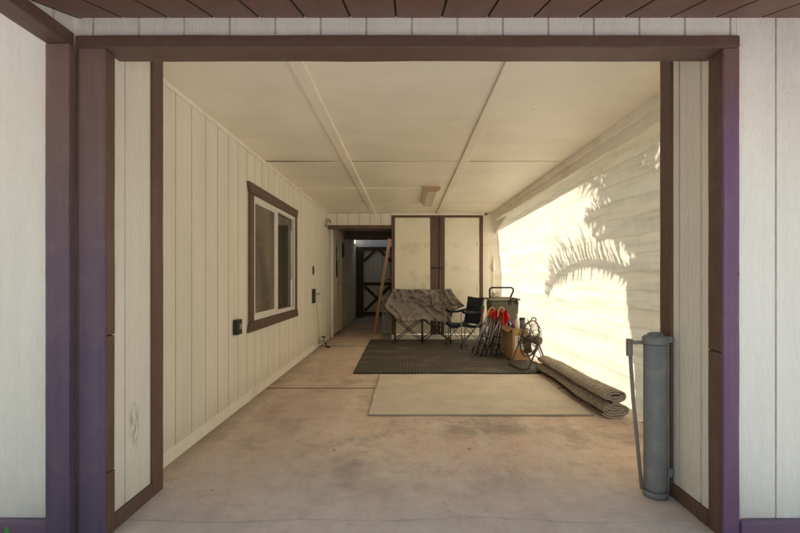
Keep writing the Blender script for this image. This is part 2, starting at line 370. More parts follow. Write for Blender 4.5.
# ------------------------------------------------------------------ mesh builder
class MB:
    def __init__(s): s.bm = bmesh.new()
    def box(s, x0, x1, y0, y1, z0, z1, bev=0.0, mtx=None, wob=0.0):
        r = bmesh.ops.create_cube(s.bm, size=1)
        vs = r['verts']
        for v in vs:
            v.co = Vector((x0+(v.co.x+.5)*(x1-x0), y0+(v.co.y+.5)*(y1-y0), z0+(v.co.z+.5)*(z1-z0)))
        if bev:
            es = list({e for v in vs for e in v.link_edges})
            rr = bmesh.ops.bevel(s.bm, geom=es, offset=bev, segments=2, affect='EDGES', profile=.6)
            vs = list({v for f in rr['faces'] for v in f.verts}) if rr['faces'] else vs
            vs = list(set(vs) | {w for v in vs for e in v.link_edges for w in e.verts})
        if wob:
            ax = max(range(3), key=lambda i: (x1-x0, y1-y0, z1-z0)[i]); Lx = (x1-x0, y1-y0, z1-z0)[ax]
            es = list({e for v in vs for e in v.link_edges if abs(e.verts[0].co[ax]-e.verts[1].co[ax]) > Lx*.8})
            bmesh.ops.subdivide_edges(s.bm, edges=es, cuts=int(Lx/.06), use_grid_fill=True)
            for v in s.bm.verts:
                p = v.co.copy()
                for i in range(3):
                    if i != ax:
                        sgn_ = 1 if p[i] > ((x0+x1)/2, (y0+y1)/2, (z0+z1)/2)[i] else 7
                        v.co[i] += wob*(noise.noise(Vector((p[ax]*3.1+sgn_*5, i*4.7, sgn_)))+.5*noise.noise(Vector((p[ax]*13+sgn_*5, i*4.7, sgn_))))
        if mtx:
            for v in set(vs): v.co = mtx @ v.co
        return s
    def beam(s, p0, p1, w, h, up=(0,0,1), bev=0.0):
        p0, p1 = Vector(p0), Vector(p1); d = p1-p0; L = d.length; d.normalize()
        u = Vector(up); sx = d.cross(u).normalized(); u2 = sx.cross(d)
        m = Matrix((( *sx, ), (*d,), (*u2,))).transposed().to_4x4(); m.translation = p0
        return s.box(-w/2, w/2, 0, L, -h/2, h/2, bev, m)
    def tube(s, pts, r, n=8, closed=False, cap=True):
        pts = [Vector(p) for p in pts]; rings = []
        L = len(pts); t_prev = None; nrm = None
        for i, p in enumerate(pts):
            if closed: t = pts[(i+1) % L]-pts[i-1]
            else: t = pts[min(i+1, L-1)]-pts[max(i-1, 0)]
            t.normalize()
            if nrm is None:
                a = Vector((0,0,1)) if abs(t.z) < .9 else Vector((1,0,0)); nrm = t.cross(a).normalized()
            else:
                nrm = (nrm - t*nrm.dot(t)).normalized()
            bi = t.cross(nrm)
            rr = r[i] if isinstance(r, (list, tuple)) else r
            rings.append([s.bm.verts.new(p+(nrm*math.cos(2*math.pi*k/n)+bi*math.sin(2*math.pi*k/n))*rr) for k in range(n)])
        m = L if closed else L-1
        for i in range(m):
            a, b = rings[i], rings[(i+1) % L]
            for k in range(n):
                f = s.bm.faces.new((a[k], a[(k+1) % n], b[(k+1) % n], b[k])); f.smooth = True
        if cap and not closed:
            s.bm.faces.new(rings[0][::-1]); s.bm.faces.new(rings[-1])
        return s
    def lathe(s, c, prof, n=24, axis='z'):
        """prof: list of (radius, height) from the bottom up, about an axis through c"""
        c = Vector(c); rings = []
        for r, h in prof:
            ring = []
            for k in range(n):
                a = 2*math.pi*k/n; x, y = r*math.cos(a), r*math.sin(a)
                v = {'z': Vector((x, y, h)), 'x': Vector((h, x, y)), 'y': Vector((x, h, y))}[axis]
                ring.append(s.bm.verts.new(c+v))
            rings.append(ring)
        for a, b in zip(rings, rings[1:]):
            for k in range(n):
                f = s.bm.faces.new((a[k], a[(k+1) % n], b[(k+1) % n], b[k])); f.smooth = True
        s.bm.faces.new(rings[0][::-1]); s.bm.faces.new(rings[-1])
        return s
    def grid(s, fn, nu, nv, thick=0, smooth=True):
        g = [[s.bm.verts.new(fn(i/nu, j/nv)) for j in range(nv+1)] for i in range(nu+1)]
        for i in range(nu):
            for j in range(nv):
                f = s.bm.faces.new((g[i][j], g[i+1][j], g[i+1][j+1], g[i][j+1])); f.smooth = smooth
        return s
    def prism(s, poly, d):
        """closed polygon of 3-D points pushed along d"""
        d = Vector(d); a = [s.bm.verts.new(Vector(p)) for p in poly]; b = [s.bm.verts.new(Vector(p)+d) for p in poly]
        n = len(poly)
        s.bm.faces.new(a[::-1]); s.bm.faces.new(b)
        for k in range(n): s.bm.faces.new((a[k], a[(k+1) % n], b[(k+1) % n], b[k]))
        return s
    def grooved(s, O, U, V, Nn, u0, u1, v0, v1, phase, step=.2032, gw=.008, gd=.007, back=.012, mats=True):
        """siding sheet with real grooves: O + u*U + v*V, facing Nn"""
        O, U, V, Nn = map(Vector, (O, U, V, Nn))
        prof = [(u0, 0)]
        k = math.ceil((u0-phase)/step - 1e-6)
        while phase+k*step < u1:
            g = phase+k*step
            if g-gw > u0 and g+gw < u1:
                prof += [(g-gw/2-.002, 0), (g-gw/2, -gd), (g+gw/2, -gd), (g+gw/2+.002, 0)]
            k += 1
        prof.append((u1, 0))
        a = [s.bm.verts.new(O+U*u+Nn*d+V*v0) for u, d in prof]; b = [s.bm.verts.new(O+U*u+Nn*d+V*v1) for u, d in prof]
        for i in range(len(prof)-1):
            f = s.bm.faces.new((a[i], a[i+1], b[i+1], b[i]))
            if prof[i][1] < 0 or prof[i+1][1] < 0: f.material_index = 1
        # back and rim
        c = [s.bm.verts.new(O+U*u-Nn*back+V*v) for u, v in ((u0,v0),(u1,v0),(u1,v1),(u0,v1))]
        s.bm.faces.new(c)
        s.bm.faces.new((a[0], b[0], c[3], c[0])); s.bm.faces.new((a[-1], b[-1], c[2], c[1]))
        s.bm.faces.new(a+[c[1], c[0]]); s.bm.faces.new(b+[c[2], c[3]])
        return s
    def build(s, name, mat, parent=None, smooth=False, label=None):
        me = bpy.data.meshes.new(name)
        bmesh.ops.recalc_face_normals(s.bm, faces=s.bm.faces)
        s.bm.to_mesh(me); s.bm.free()
        o = bpy.data.objects.new(name, me); C.objects.link(o)
        for mm in (mat if isinstance(mat, (list, tuple)) else [mat]): me.materials.append(mm)
        if any(p.material_index == 1 for p in me.polygons) and len(me.materials) == 1: me.materials.append(GROOVE.get(me.materials[0].name, me.materials[0]))
        if smooth:
            for p in me.polygons: p.use_smooth = True
        org = Vector((0,0,0))
        if parent is not None:
            o.parent = parent; org = ORIG[parent.name]
            me.transform(Matrix.Translation(-org))
        ORIG[o.name] = org
        if label: o['label'] = label
        return o

def tag(o, label=None, cat=None, group=None, kind=None):
    if label: o['label'] = label
    if cat: o['category'] = cat
    if group: o['group'] = group
    if kind: o['kind'] = kind
    return o

def thing(name, label, cat, loc=(0,0,0), group=None):
    o = bpy.data.objects.new(name, None); C.objects.link(o); o.location = loc
    o.empty_display_size = .1
    ORIG[o.name] = Vector(loc)
    return tag(o, label, cat, group)

def spin(root, deg):
    root.rotation_euler.z = R(deg)

H = 1.159
X = (1,0,0); Y = (0,1,0); Z = (0,0,1)
CEIL = 2.357
# ------------------------------------------------------------------ ground
def ground_fn(u, v):
    a = lambda t: (t*2-1)**3*300
    return Vector((a(u), a(v)+5, -.09))
tag(MB().grid(ground_fn, 24, 24).build('ground', M['gravel']), 'tan gravel yard around the house', kind='structure')
tag(MB().box(-9, 4.5, -20, 1.25, -.11, -.02).build('driveway', M['drive']), 'pale concrete driveway in front of the carport', kind='structure')
def bounce_cut_fn(u, v): return Vector((1.96+8*u, 2.3+15*v, -.075+.03*noise.noise(Vector((u*9, v*20, 0)))))  # dark ground added behind the cloth to weaken bounce onto it
tag(MB().grid(bounce_cut_fn, 30, 60).build('bounce_cut_ground', M['added_soil']), 'dark soil sheet added outside the cloth to cut bounce light', kind='structure')
mb = MB()
# slab with a slightly ragged front edge and two sawn joints (gaps between three pours)
def slab(y0, y1, ragged=False):
    n = 240
    pts = []
    for i in range(n+1):
        x = -1.9+i*(3.77/n)
        yy = y0 + (noise.noise(Vector((x*1.6, 1, 0)))*.050 + noise.noise(Vector((x*9, 4, 0)))*.012+ noise.noise(Vector((x*30, 4, 0)))*.005 if ragged else 0)
        pts.append((x, yy))
    poly = [(x, y, -.1) for x, y in pts]+[(1.87, y1, -.1), (-1.9, y1, -.1)]
    mb.prism(poly, (0, 0, .1))
n_ = 240
def crack(x): return 2.06+noise.noise(Vector((x*1.6, 1, 0)))*.050+noise.noise(Vector((x*9, 4, 0)))*.012+noise.noise(Vector((x*30, 4, 0)))*.005
mb.prism([(-1.9+i*3.77/n_, crack(-1.9+i*3.77/n_)-.0035-.004*noise.noise(Vector((i*.15,7,7))), -.1) for i in range(n_+1)]+[(1.87,1.2,-.1),(-1.9,1.2,-.1)], (0,0,.097))
slab(2.06, 4.484, True); slab(4.516, 7.234); slab(7.266, 12.7)
tag(MB().box(-1.88, 1.86, 1.95, 2.17, -.09, -.011).build('floor_joint', M['joint']), 'grimy bottom of the ragged crack at the front of the floor', kind='structure')
for yj in (4.5, 7.25): tag(MB().box(-1.46, 1.86, yj-.016, yj+.016, -.05, .0015).build('floor_joint', M['joint']), 'dark joint between two pours of the concrete floor', kind='structure')
tag(mb.build('concrete_floor', M['slab']), 'stained tan concrete floor of the carport', kind='structure')

# ------------------------------------------------------------------ facade
fac = thing('front_wall', 'white grooved siding front wall around the carport opening', 'wall', (1.9,1.93,0))
mb = MB()
mb.grooved((0,1.92,0), X, Z, (0,-1,0), 1.472, 3.6, .085, 2.335, 1.647, gw=.005)
mb.build('siding', M['white_siding'], fac)
mb = MB(); mb.grooved((0,1.92,0), X, Z, (0,-1,0), -1.452, 1.470, 2.2325, 2.335, 1.647, gw=.005)
mb.build('siding', M['white_siding'], fac, label='narrow grooved siding strip above the brown header')
MB().box(1.474, 3.6, 1.893, 1.92, -.05, .0835, .004, wob=.0025).build('base_board', M['purple_x'], fac)
MB().box(1.56, 3.6, 1.935, 2.02, -.05, 2.335).build('wall_core', M['cream'], fac)
lw = thing('porch_wall', 'pale white siding wall at far left behind the violet post', 'wall', (-2.3,1.93,0))
MB().grooved((0,1.93,0), X, Z, (0,-1,0), -4.2, -1.45, .082, 2.38, -1.605, step=.4064, gw=.005).build('siding', M['white_siding'], lw)
MB().box(-4.2, -1.573, 1.895, 1.928, -.05, .080, .004, wob=.0025).build('base_board', M['purple_x'], lw)
MB().box(-4.2, -1.50, 1.944, 2.02, -.05, 2.38).build('wall_core', M['cream'], lw)

# opening frame
fr = thing('opening_frame', 'brown timber frame around the carport opening, its right post painted with a violet sky tint', 'frame', (0,1.95,0))
MB().box(-1.4668, 1.4715, 1.90, 2.027, 2.175, 2.2305, .005, wob=.0016).build('header', M['brown_x'], fr)
MB().box(1.4005, 1.470, 1.9, 1.9185, -.05, 2.1735, .004, wob=.0016).build('front_post_board', M['sky_tint_r'], fr, label='front board of right post, violet sky tint painted on')
MB().box(1.4005, 1.470, 1.9195, 2.0, .826, 2.1735, .003, wob=.0016).build('post', M['brown_z'], fr)
MB().box(1.4012, 1.470, 1.9195, 2.001, -.05, .822, .003, wob=.0016).build('post', M['brown_z'], fr, label='lower spliced piece of right post')
MB().box(-1.4525, -1.339, 1.9, 1.918, -.05, 2.1735, .004, wob=.0016).build('front_post_board', M['sky_tint_l'], fr, label='front board of left post, violet sky tint painted on')
MB().box(-1.4525, -1.339, 1.919, 1.972, .90, 2.1735, .003, wob=.0016).build('post', M['brown_z'], fr)
MB().box(-1.4525, -1.3402, 1.919, 1.9715, .286, .896, .003, wob=.0016).build('post', M['brown_z'], fr)
MB().box(-1.4525, -1.3392, 1.919, 1.972, -.05, .282, .003, wob=.0016).build('post', M['brown_z'], fr)

MB().box(-1.4665, -1.4535, 1.907, 1.9185, -.05, 2.1735).build('filler_strip', M['brown_z'], fr)
# porch beam and post at the left
pp = thing('porch_post', 'flat violet-brown post at left, standing forward of the opening frame', 'post', (-1.52,1.88,0))
MB().box(-1.571, -1.467, 1.866, 1.905, -.05, 2.1765, .005, wob=.0016).build('post', M['sky_tint_l'], pp)
pb = thing('porch_beam', 'brown beam at upper left running toward the viewer above the violet post', 'beam', (-1.52,1.0,2.178))
MB().box(-1.571, -1.467, -1.2, 1.8965, 2.178, 2.2355, .005, wob=.0016).build('beam', M['brown_y'], pb)
MB().grooved((-1.480,0,0), Y, Z, X, -1.2, 1.905, 2.2375, 2.37, 1.80, step=.2032).build('siding', M['white_siding'], pb)
MB().box(-4.2, -1.494, -1.2, 1.92, 2.385, 2.44).build('porch_ceiling', M['cream'], pb)

# eave soffit in front: slopes up toward the house
sf = thing('eave_soffit', 'dark brown grooved soffit boards along the top edge', 'soffit', (0,1.6,2.2))
SL = .31; z_at = lambda y: 2.318+SL*(y-1.92)
mb = MB()
U = X; V = Vector((0,1,SL)); nn = Vector((0,SL,-1)).normalized()
mb.grooved(Vector((0,0,2.318-SL*1.92)), U, V, nn, -1.478, 3.9, 1.22, 1.985, .053+.1016, gw=.006)
mb.build('soffit_boards', M['soffit'], sf)
MB().box(-1.478, 3.9, 1.18, 1.219, z_at(1.2)-.02, z_at(1.2)+.14, .004).build('fascia', M['brown_x'], sf)
mb = MB(); ya, yb = 1.18, 4.6
mb.prism([(-1.47,ya,z_at(ya)+.145), (3.9,ya,z_at(ya)+.145), (3.9,1.93,z_at(1.93)+.145), (-1.47,1.93,z_at(1.93)+.145)], (0,0,.03))
mb.build('roof_edge', M['roof'], sf)
rf = MB().box(-4.5, 2.05, 1.99, 12.0, 2.46, 2.55).build('carport_roof', M['roof'])  # ends short of the gate: slot added so sky light reaches it
tag(rf, 'flat roof over the carport, its eave shading the top of the cloth', 'roof')

# ------------------------------------------------------------------ return walls beside the opening
for (name, sgn, xf, y0, y1, lab) in (('return_wall', 1, 1.405, 2.0015, 2.375, 'short white siding return wall just inside the right post'),
                              ('return_wall', -1, -1.348, 1.9735, 2.365, 'short white scuffed siding return wall inside the left post')):
    t = thing(name, lab, 'wall', (xf, y0, 0), 'return walls beside the opening')
    nrm = (-sgn, 0, 0)
    ph = 2.06 if sgn > 0 else 2.062
    MB().grooved((xf+.004*sgn,0,0), Y, Z, nrm, y0, y1-.1, .075, CEIL-.002, ph, step=.165 if sgn > 0 else .2032, gw=.008 if sgn > 0 else .004).build('siding', M['return_siding'], t)
    a, b = sorted((xf+.017*sgn, xf+.07*sgn)); MB().box(a, b, y0, y1-.002, 0, CEIL-.003).build('wall_core', M['cream'], t)
    a, b = sorted((xf-.008*sgn, xf+.016*sgn)); MB().box(a, b, y1-.098, y1, 0, CEIL-.004, .003, wob=.0016).build('corner_trim', M['brown_z'], t)
    MB().box(a, b, y0+.001, y1-.099, 0, .0735, .003, wob=.0016).build('base_trim', M['brown_y'], t)
    a, b = sorted((xf+.071*sgn, xf+.13*sgn)); MB().box(a, b, y0+.05, y1-.02, 0, CEIL-.003).build('inner_stud', M['cream'], t)

# ------------------------------------------------------------------ long house wall on the left
XW = -1.474
W0, W1, WZ0, WZ1 = 4.06, 5.63, .735, 1.965     # window hole
hw = thing('house_wall', 'long cream grooved siding wall with the window, left side of carport', 'wall', (XW,5,0))
mb = MB(); ph = 2.739
for (a, b, c, d) in ((2.3, W0, .095, CEIL), (W1, 12.6, .095, CEIL), (W0, W1, .095, WZ0), (W0, W1, WZ1, CEIL)):
    mb.grooved((XW,0,0), Y, Z, X, a, b, c, d, ph, gw=.006, gd=.006)
mb.build('siding', M['cream_siding'], hw)
MB().box(XW-.06, XW-.006, 2.3, 12.6, -.02, .092).build('base_board', M['cream'], hw)
MB().box(XW+.001, XW+.022, 2.376, 7.99, CEIL-.032, CEIL-.002, .003).build('crown_trim', M['cream'], hw)
# window
wn = MB()
for (a, b, c, d) in ((3.985, 4.085, .655, 2.035), (5.605, 5.685, .655, 2.035)):
    wn.box(XW+.001, XW+.024, a, b, c+.09, d-.09, .003)
# head and sill boards with flared ends
for z0, z1, sg in ((1.946, 2.045, 1), (.650, .744, -1)):
    zt, zb = (z1, z0) if sg > 0 else (z0, z1)
    poly = [(XW+.001, 3.985, zb), (XW+.001, 5.685, zb), (XW+.001, 5.72, zt), (XW+.001, 3.945, zt)]
    wn.prism(poly, (.028, 0, 0))
win = wn.build('window', M['brown_y'], hw)
mb = MB()
fw = .045
for (a, b, c, d) in ((4.088, 4.088+fw, .747, 1.943), (5.602-fw, 5.602, .747, 1.943), (4.088+fw, 5.602-fw, .747, .747+fw), (4.088+fw, 5.602-fw, 1.943-fw, 1.943),
                  (4.80, 4.862, .747+fw, 1.943-fw)):
    mb.box(XW-.02, XW+.016, a, b, c, d, .003)
mb.build('window_frame', M['white_pvc'], win)
mb = MB()
i0, i1, k0, k1 = 4.133, 4.80, .792, 1.898
for (a, b, c, d) in ((i0, i0+.02, k0, k1), (i1-.02, i1, k0, k1), (i0+.02, i1-.02, k0, k0+.02), (i0+.02, i1-.02, k1-.02, k1)):
    mb.box(XW-.012, XW+.006, a, b, c, d, .002)
mb.build('screen_frame', M['white_pvc'], win)
MB().box(XW-.008, XW-.004, i0+.02, i1-.02, k0+.02, k1-.02).build('insect_screen', M['insect_screen'], win)
MB().box(XW-.03, XW-.024, 4.86, 5.56, .79, 1.9).build('pane', M['pane_dark'], win)
MB().box(XW-.12, XW-.10, 4.0, 5.7, .7, 2.0).build('window_back', M['black_plastic'], win)

# door into the house, down the passage
dr = thing('side_door', 'cream door with a narrow dark lite in the left wall before the gate', 'door', (XW,9,0))
mb = MB(); mb.box(XW+.001, XW+.03, 8.42, 8.74, .04, 2.04, .003); mb.box(XW+.001, XW+.03, 9.08, 9.38, .04, 2.04, .003)
mb.box(XW+.001, XW+.03, 8.741, 9.079, .04, 1.16, .003); mb.box(XW+.001, XW+.03, 8.741, 9.079, 1.92, 2.04, .003)
mb.build('door_leaf', M['cream_door'], dr)
MB().box(XW+.002, XW+.014, 8.742, 9.078, 1.161, 1.919).build('door_lite', M['pane_dark'], dr)
MB().box(XW+.0305, XW+.034, 8.95, 9.24, 1.20, 1.53).build('paper_notice', M['paper'], dr)
mb = MB(); mb.box(XW+.001, XW+.04, 8.33, 8.418, 0, 2.12, .003); mb.box(XW+.001, XW+.04, 9.382, 9.46, 0, 2.12, .003); mb.box(XW+.001, XW+.04, 8.4185, 9.381, 2.045, 2.12, .003)
mb.build('door_casing', M['cream'], dr)
mb = MB(); mb.lathe((XW+.03, 9.30, 1.0), [(.012,0),(.012,.03),(.027,.035),(.03,.05),(.022,.066),(.004,.07)], 16, 'x'); mb.build('knob', M['galv'], dr)
ac = MB(); ac.box(XW+.001, XW+.02, 9.62, 9.98, 1.62, 1.95, .004)
tag(ac.build('access_panel', M['brown_z']), 'small brown panel high on the passage wall beyond the door', 'panel')
ac = MB(); ac.box(XW+.001, XW+.012, 7.62, 8.0, 1.55, 1.92, .003)
tag(ac.build('access_panel', M['cream']), 'cream cover plate high on the wall before the side door', 'panel')

# things on the wall
oc = thing('outlet_cover', 'black weatherproof outlet box left of the window', 'outlet', (XW,3.69,.735))
MB().box(XW+.001, XW+.045, 3.635, 3.735, .67, .80, .008).build('cover', M['black_plastic'], oc)
MB().box(XW+.0455, XW+.052, 3.66, 3.71, .715, .765, .004).build('flap_latch', M['grey_plastic'], oc)
sw = thing('wall_switch', 'small dark switch plate beyond the window', 'switch', (XW,6.74,1.27))
MB().box(XW+.001, XW+.012, 6.70, 6.775, 1.205, 1.335, .003).build('plate', M['black_plastic'], sw)
MB().box(XW+.0125, XW+.022, 6.73, 6.745, 1.255, 1.285, .002).build('toggle', M['grey_plastic'], sw)
ot = thing('wall_outlet', 'dark outlet with white plug and cord beyond the window', 'outlet', (XW,6.74,.83))
MB().box(XW+.001, XW+.03, 6.66, 6.80, .76, .98, .004).build('box', M['black_plastic'], ot)
MB().box(XW+.0305, XW+.075, 6.75, 6.83, .80, .90, .01).build('plug', M['white_plastic'], ot)
MB().box(XW+.0305, XW+.07, 6.83, 6.90, .88, .91, .006).build('cover_flap', M['black_plastic'], ot)
pts = [(XW+.06,6.8,.80)]
for i in range(1, 14):
    t = i/13; pts.append((XW+.03+.02*math.sin(t*5), 6.8+.55*t**2, .80*(1-t)+.015))
pts += [(XW+.10,7.42,.012), (XW+.16,7.36,.012), (XW+.12,7.28,.012)]
cd = MB().tube(pts, .006, 6).build('power_cord', M['cord']); tag(cd, 'yellowed cord hanging from the wall outlet to the floor', 'cord')
jk = thing('pipe_stub', 'small dark bib valve low on the left wall by the cord', 'valve', (XW,7.15,0))
MB().lathe((XW,7.15,.10), [(.035,0),(.035,.02),(.02,.022),(.02,.09),(.03,.092),(.03,.12)], 14, 'x').build('body', M['galv'], jk)
MB().tube([(XW+.09,7.15,.1),(XW+.09,7.15,.17)], .01).tube([(XW+.05,7.15,.17),(XW+.09,7.15,.175),(XW+.13,7.15,.17)], .01).build('handle', M['black_steel'], jk)
MB().tube([(XW+.11,7.15,.09),(XW+.13,7.14,.05),(XW+.14,7.12,.012),(XW+.2,7.08,.012)], .013).build('spout', M['black_plastic'], jk)
cp = [(XW+.02,7.72,2.06),(XW+.04,7.72,2.16),(XW+.05,7.76,2.205),(XW+.05,7.84,2.215),(XW+.05,8.0,2.19)]+[(XW+.05,8.0+.2*i,2.185) for i in range(1, 12)]
tag(MB().tube(cp, .018, 10).build('conduit_pipe', M['galv']), 'grey pipe bent along the top of the passage wall', 'pipe')

# ------------------------------------------------------------------ ceiling
cl = thing('carport_ceiling', 'cream painted carport ceiling of large panels and battens', 'ceiling', (0,5,CEIL))
mb = MB()
def cpanel(x0, x1, y0, y1, sag):
    sd = random.random()*9
    def fn(u, v):
        x = x0+(x1-x0)*u; y = y0+(y1-y0)*v
        e = min(1, 5*min(v, 1-v))
        z = CEIL - sag*math.sin(math.pi*u)*math.sin(math.pi*v) + .004*noise.noise(Vector((x*1.5, y*1.5, sd)))*e - .004*(1-e)*(noise.noise(Vector((x*2.2, sd, 1)))*1.2+.2)
        return Vector((x, y, z))
    mb.grid(fn, 14, 14)
xs = [-1.474, -.652, .545, 1.80]; ys = [2.03, 4.43, 6.87, 8.0]
for i in range(3):
    for j in range(3):
        cpanel(xs[i]+.004, xs[i+1]-.004, ys[j]+.003, ys[j+1]-.003, random.uniform(.004, .012))
mb.build('panel', M['ceiling'], cl)
MB().box(-1.6, 1.9, 1.99, 8.02, CEIL+.012, CEIL+.05).build('ceiling_deck', M['lumber'], cl)
for xb in (-.632, .565):
    MB().box(xb-.022, xb+.058, 2.03, 7.995, CEIL-.020, CEIL+.004, .004).build('batten', M['ceiling'], cl)
for yb in (4.43, 6.87):
    for (a, b) in ((-1.45, -.66), (-.57, .54), (.63, 1.70)):
        mb = MB()
        def jn(u, v, a=a, b=b, yb=yb):
            x = a+(b-a)*u; w = .010+.008*noise.noise(Vector((x*3, yb, 0)))
            return Vector((x, yb-w+2*w*v, CEIL-.011-.004*math.sin(math.pi*v)+.003*noise.noise(Vector((x*2, yb, 5)))))
        mb.grid(jn, 30, 4); mb.build('seam_tape', M['ceiling'], cl)
mb = MB(); mb.box(-1.45, -.66, 5.73, 5.75, CEIL-.014, CEIL+.002, .002); mb.box(-.585, .20, 5.73, 5.75, CEIL-.014, CEIL+.002, .002); mb.build('seam_tape', M['ceiling'], cl)
# fluorescent fixture
lf = thing('ceiling_light', 'unlit boxy fluorescent fixture on the ceiling near the closet', 'light', (.33,6.2,CEIL))
sec = lambda y: [(.222,y,CEIL-.012),(.236,y,CEIL-.055),(.275,y,CEIL-.078),(.39,y,CEIL-.078),(.43,y,CEIL-.055),(.444,y,CEIL-.012)]
MB().prism(sec(5.64), (0,1.12,0)).build('diffuser', M['lens'], lf)
for yy in (5.615, 6.761): MB().prism(sec(yy), (0,.024,0)).build('end_cap', M['fixture_end'], lf)
MB().box(.235, .431, 5.62, 6.78, CEIL-.0115, CEIL+.002).build('pan', M['fixture'], lf)

# ------------------------------------------------------------------ closet at the back
YC = 8.0
cs = thing('storage_closet', 'built-in cream closet with two tall doors and brown stiles', 'closet', (.6,YC,0))
fx = lambda px: (px-407)/430*YC
mb = MB()
mb.box(fx(391.6), fx(394.8), YC-.018, YC+.05, .10, 2.315, .003)
mb.box(fx(479.4), fx(482.8), YC-.018, YC+.05, .10, 2.315, .003)
mb.box(fx(394.9), fx(479.3), YC-.018, YC+.05, 2.275, 2.3155, .003)
mb.build('face_frame', M['brown_z'], cs)
MB().box(fx(430.2), fx(437.0), YC-.012, YC+.05, .10, 2.274, .003).build('centre_stile', M['brown_z'], cs)
MB().box(fx(437.3), fx(440.3), YC+.004, YC+.05, .10, 2.274).build('centre_gap', M['dark_wood'], cs)
MB().box(fx(440.6), fx(444.5), YC-.016, YC+.05, .10, 2.274, .003).build('centre_stile', M['brown_z'], cs)
for (a, b, hx, lab) in ((395.2, 429.9, 396.2, 'left closet door'), (444.8, 479.0, 477.6, 'right closet door')):
    d = MB().box(fx(a), fx(b), YC-.022, YC+.01, .115, 2.268, .003).build('door', M['cream_door'], cs, label=lab)
    for hz in (1.78, .95, .3):
        MB().box(fx(hx)-.016, fx(hx)+.016, YC-.029, YC-.0225, hz-.045, hz+.045, .002).tube([(fx(hx),YC-.03,hz-.047),(fx(hx),YC-.03,hz+.047)], .006).build('hinge', M['cream'], d)
mb = MB(); mb.box(fx(431), fx(443), YC-.026, YC-.017, 1.325, 1.35, .003); mb.lathe((fx(440), YC-.026, 1.337), [(.012,0),(.014,-.014),(.006,-.02)], 12, 'y')
mb.build('hasp', M['black_steel'], cs)
MB().box(fx(391.6), fx(482.8), YC-.005, YC+.05, 0, .099).build('plinth', M['cream'], cs)
MB().box(fx(391.4), fx(484), YC-.024, YC+.05, 2.316, CEIL-.002, .003).build('top_trim', M['cream'], cs)
MB().box(fx(482.9), fx(488), YC-.012, YC+.05, 0, 2.315, .003).build('side_board', M['cream'], cs)
MB().box(fx(488.1), 1.80, YC+.004, YC+.05, 0, CEIL-.003).build('side_panel', M['cream'], cs)
MB().box(fx(391.6), fx(391.6)+.02, YC+.051, 12.6, 0, CEIL-.003).build('passage_side', M['cream_siding'], cs)
MB().box(fx(391.6)+.03, 1.8, 11.0, 13.2, 0, 3.6).build('sun_block_wall', M['cream'], cs)  # tall unseen wall added to keep sun out of the passage slot
MB().box(fx(391.6)+.021, 1.8, 8.9, 8.95, 0, CEIL-.003).build('closet_back', M['cream'], cs)
pv = MB().tube([(1.60,YC-.02,.0),(1.60,YC-.02,1.55)], .009, 10); pv.tube([(1.60,YC-.02,1.28),(1.60,YC-.02,1.42)], .022, 10)
tag(pv.build('riser_pipe', M['cream']), 'thin painted pipe on the wall right of the closet', 'pipe')

# passage beam and lintel
pbm = thing('passage_lintel', 'cream lintel with a brown beam above the passage entrance', 'lintel', (-.88,YC,2.06))
MB().grooved((0,YC+.002,0), X, Z, (0,-1,0), XW+.002, fx(391.4), 2.132, CEIL-.003, -1.3).build('siding', M['cream_siding'], pbm)
MB().box(XW+.002, fx(391.4), YC-.02, YC+.08, 2.062, 2.130, .004).build('beam', M['brown_x'], pbm)
MB().box(XW+.002, fx(391.4), 10.0, 10.1, 2.05, 2.12, .004).build('beam', M['brown_x'], pbm, label='second beam deeper in the passage')
MB().box(XW-.05, fx(391.6), YC+.081, 11.95, 2.20, 2.24).build('passage_ceiling', M['passage_boards'], pbm)  # stops before the gate, leaving the added slot for sky light
MB().tube([(-1.4,9.2,2.17),(-.30,9.2,2.17)], .016).build('cross_pipe', M['galv'], pbm)

# gate at the end
YG = 12.4
gt = thing('wooden_gate', 'pale boarded gate with dark cross-braced frame closing the passage', 'gate', (-.9,YG,0))
MB().grooved((0,YG+.03,0), X, Z, (0,-1,0), -1.30, -.40, .03, 2.0, -1.2, step=.12).build('board_panel', M['cream_siding'], gt)
mb = MB()
mb.box(-1.465, -1.25, YG-.02, YG+.02, .0, 2.04, .003); mb.box(-.46, -.30, YG-.02, YG+.02, .0, 2.04, .003)
mb.box(-1.249, -.461, YG-.02, YG+.02, 1.93, 2.04, .003); mb.box(-1.249, -.461, YG-.02, YG+.02, .06, .17, .003); mb.box(-1.249, -.461, YG-.02, YG+.02, .93, 1.02, .003)
mb.build('gate_frame', M['dark_wood'], gt)
for (a, b, dy) in (((-1.22,.2),(-.49,.9), 0), ((-.49,.2),(-1.22,.9), .012)):
    MB().beam((a[0],YG-.006+dy,a[1]), (b[0],YG-.006+dy,b[1]), .018, .085, (0,0,1) if False else Vector((b[0]-a[0],0,b[1]-a[1])).cross(Vector((0,1,0)))).build('brace', M['dark_wood'], gt)
for sgn, xa in ((1, -1.25), (-1, -.46)):
    a = Vector((xa-.01*sgn, YG-.006, 1.62)); b = Vector((xa+.33*sgn, YG-.006, 1.94))
    MB().beam(a, b, .018, .08, (b-a).cross(Vector((0,1,0)))).build('brace', M['dark_wood'], gt)
MB().box(XW, fx(391.6), YG+.04, YG+.10, 2.01, 2.36).build('wall_above', M['cream_siding'], gt)
MB().box(-1.7, .2, YG+.12, YG+.16, 0, 2.4).build('end_board', M['cream'], gt)
MB().box(-.56, -.48, YG-.04, YG-.021, 1.08, 1.12, .004).build('latch', M['black_steel'], gt)

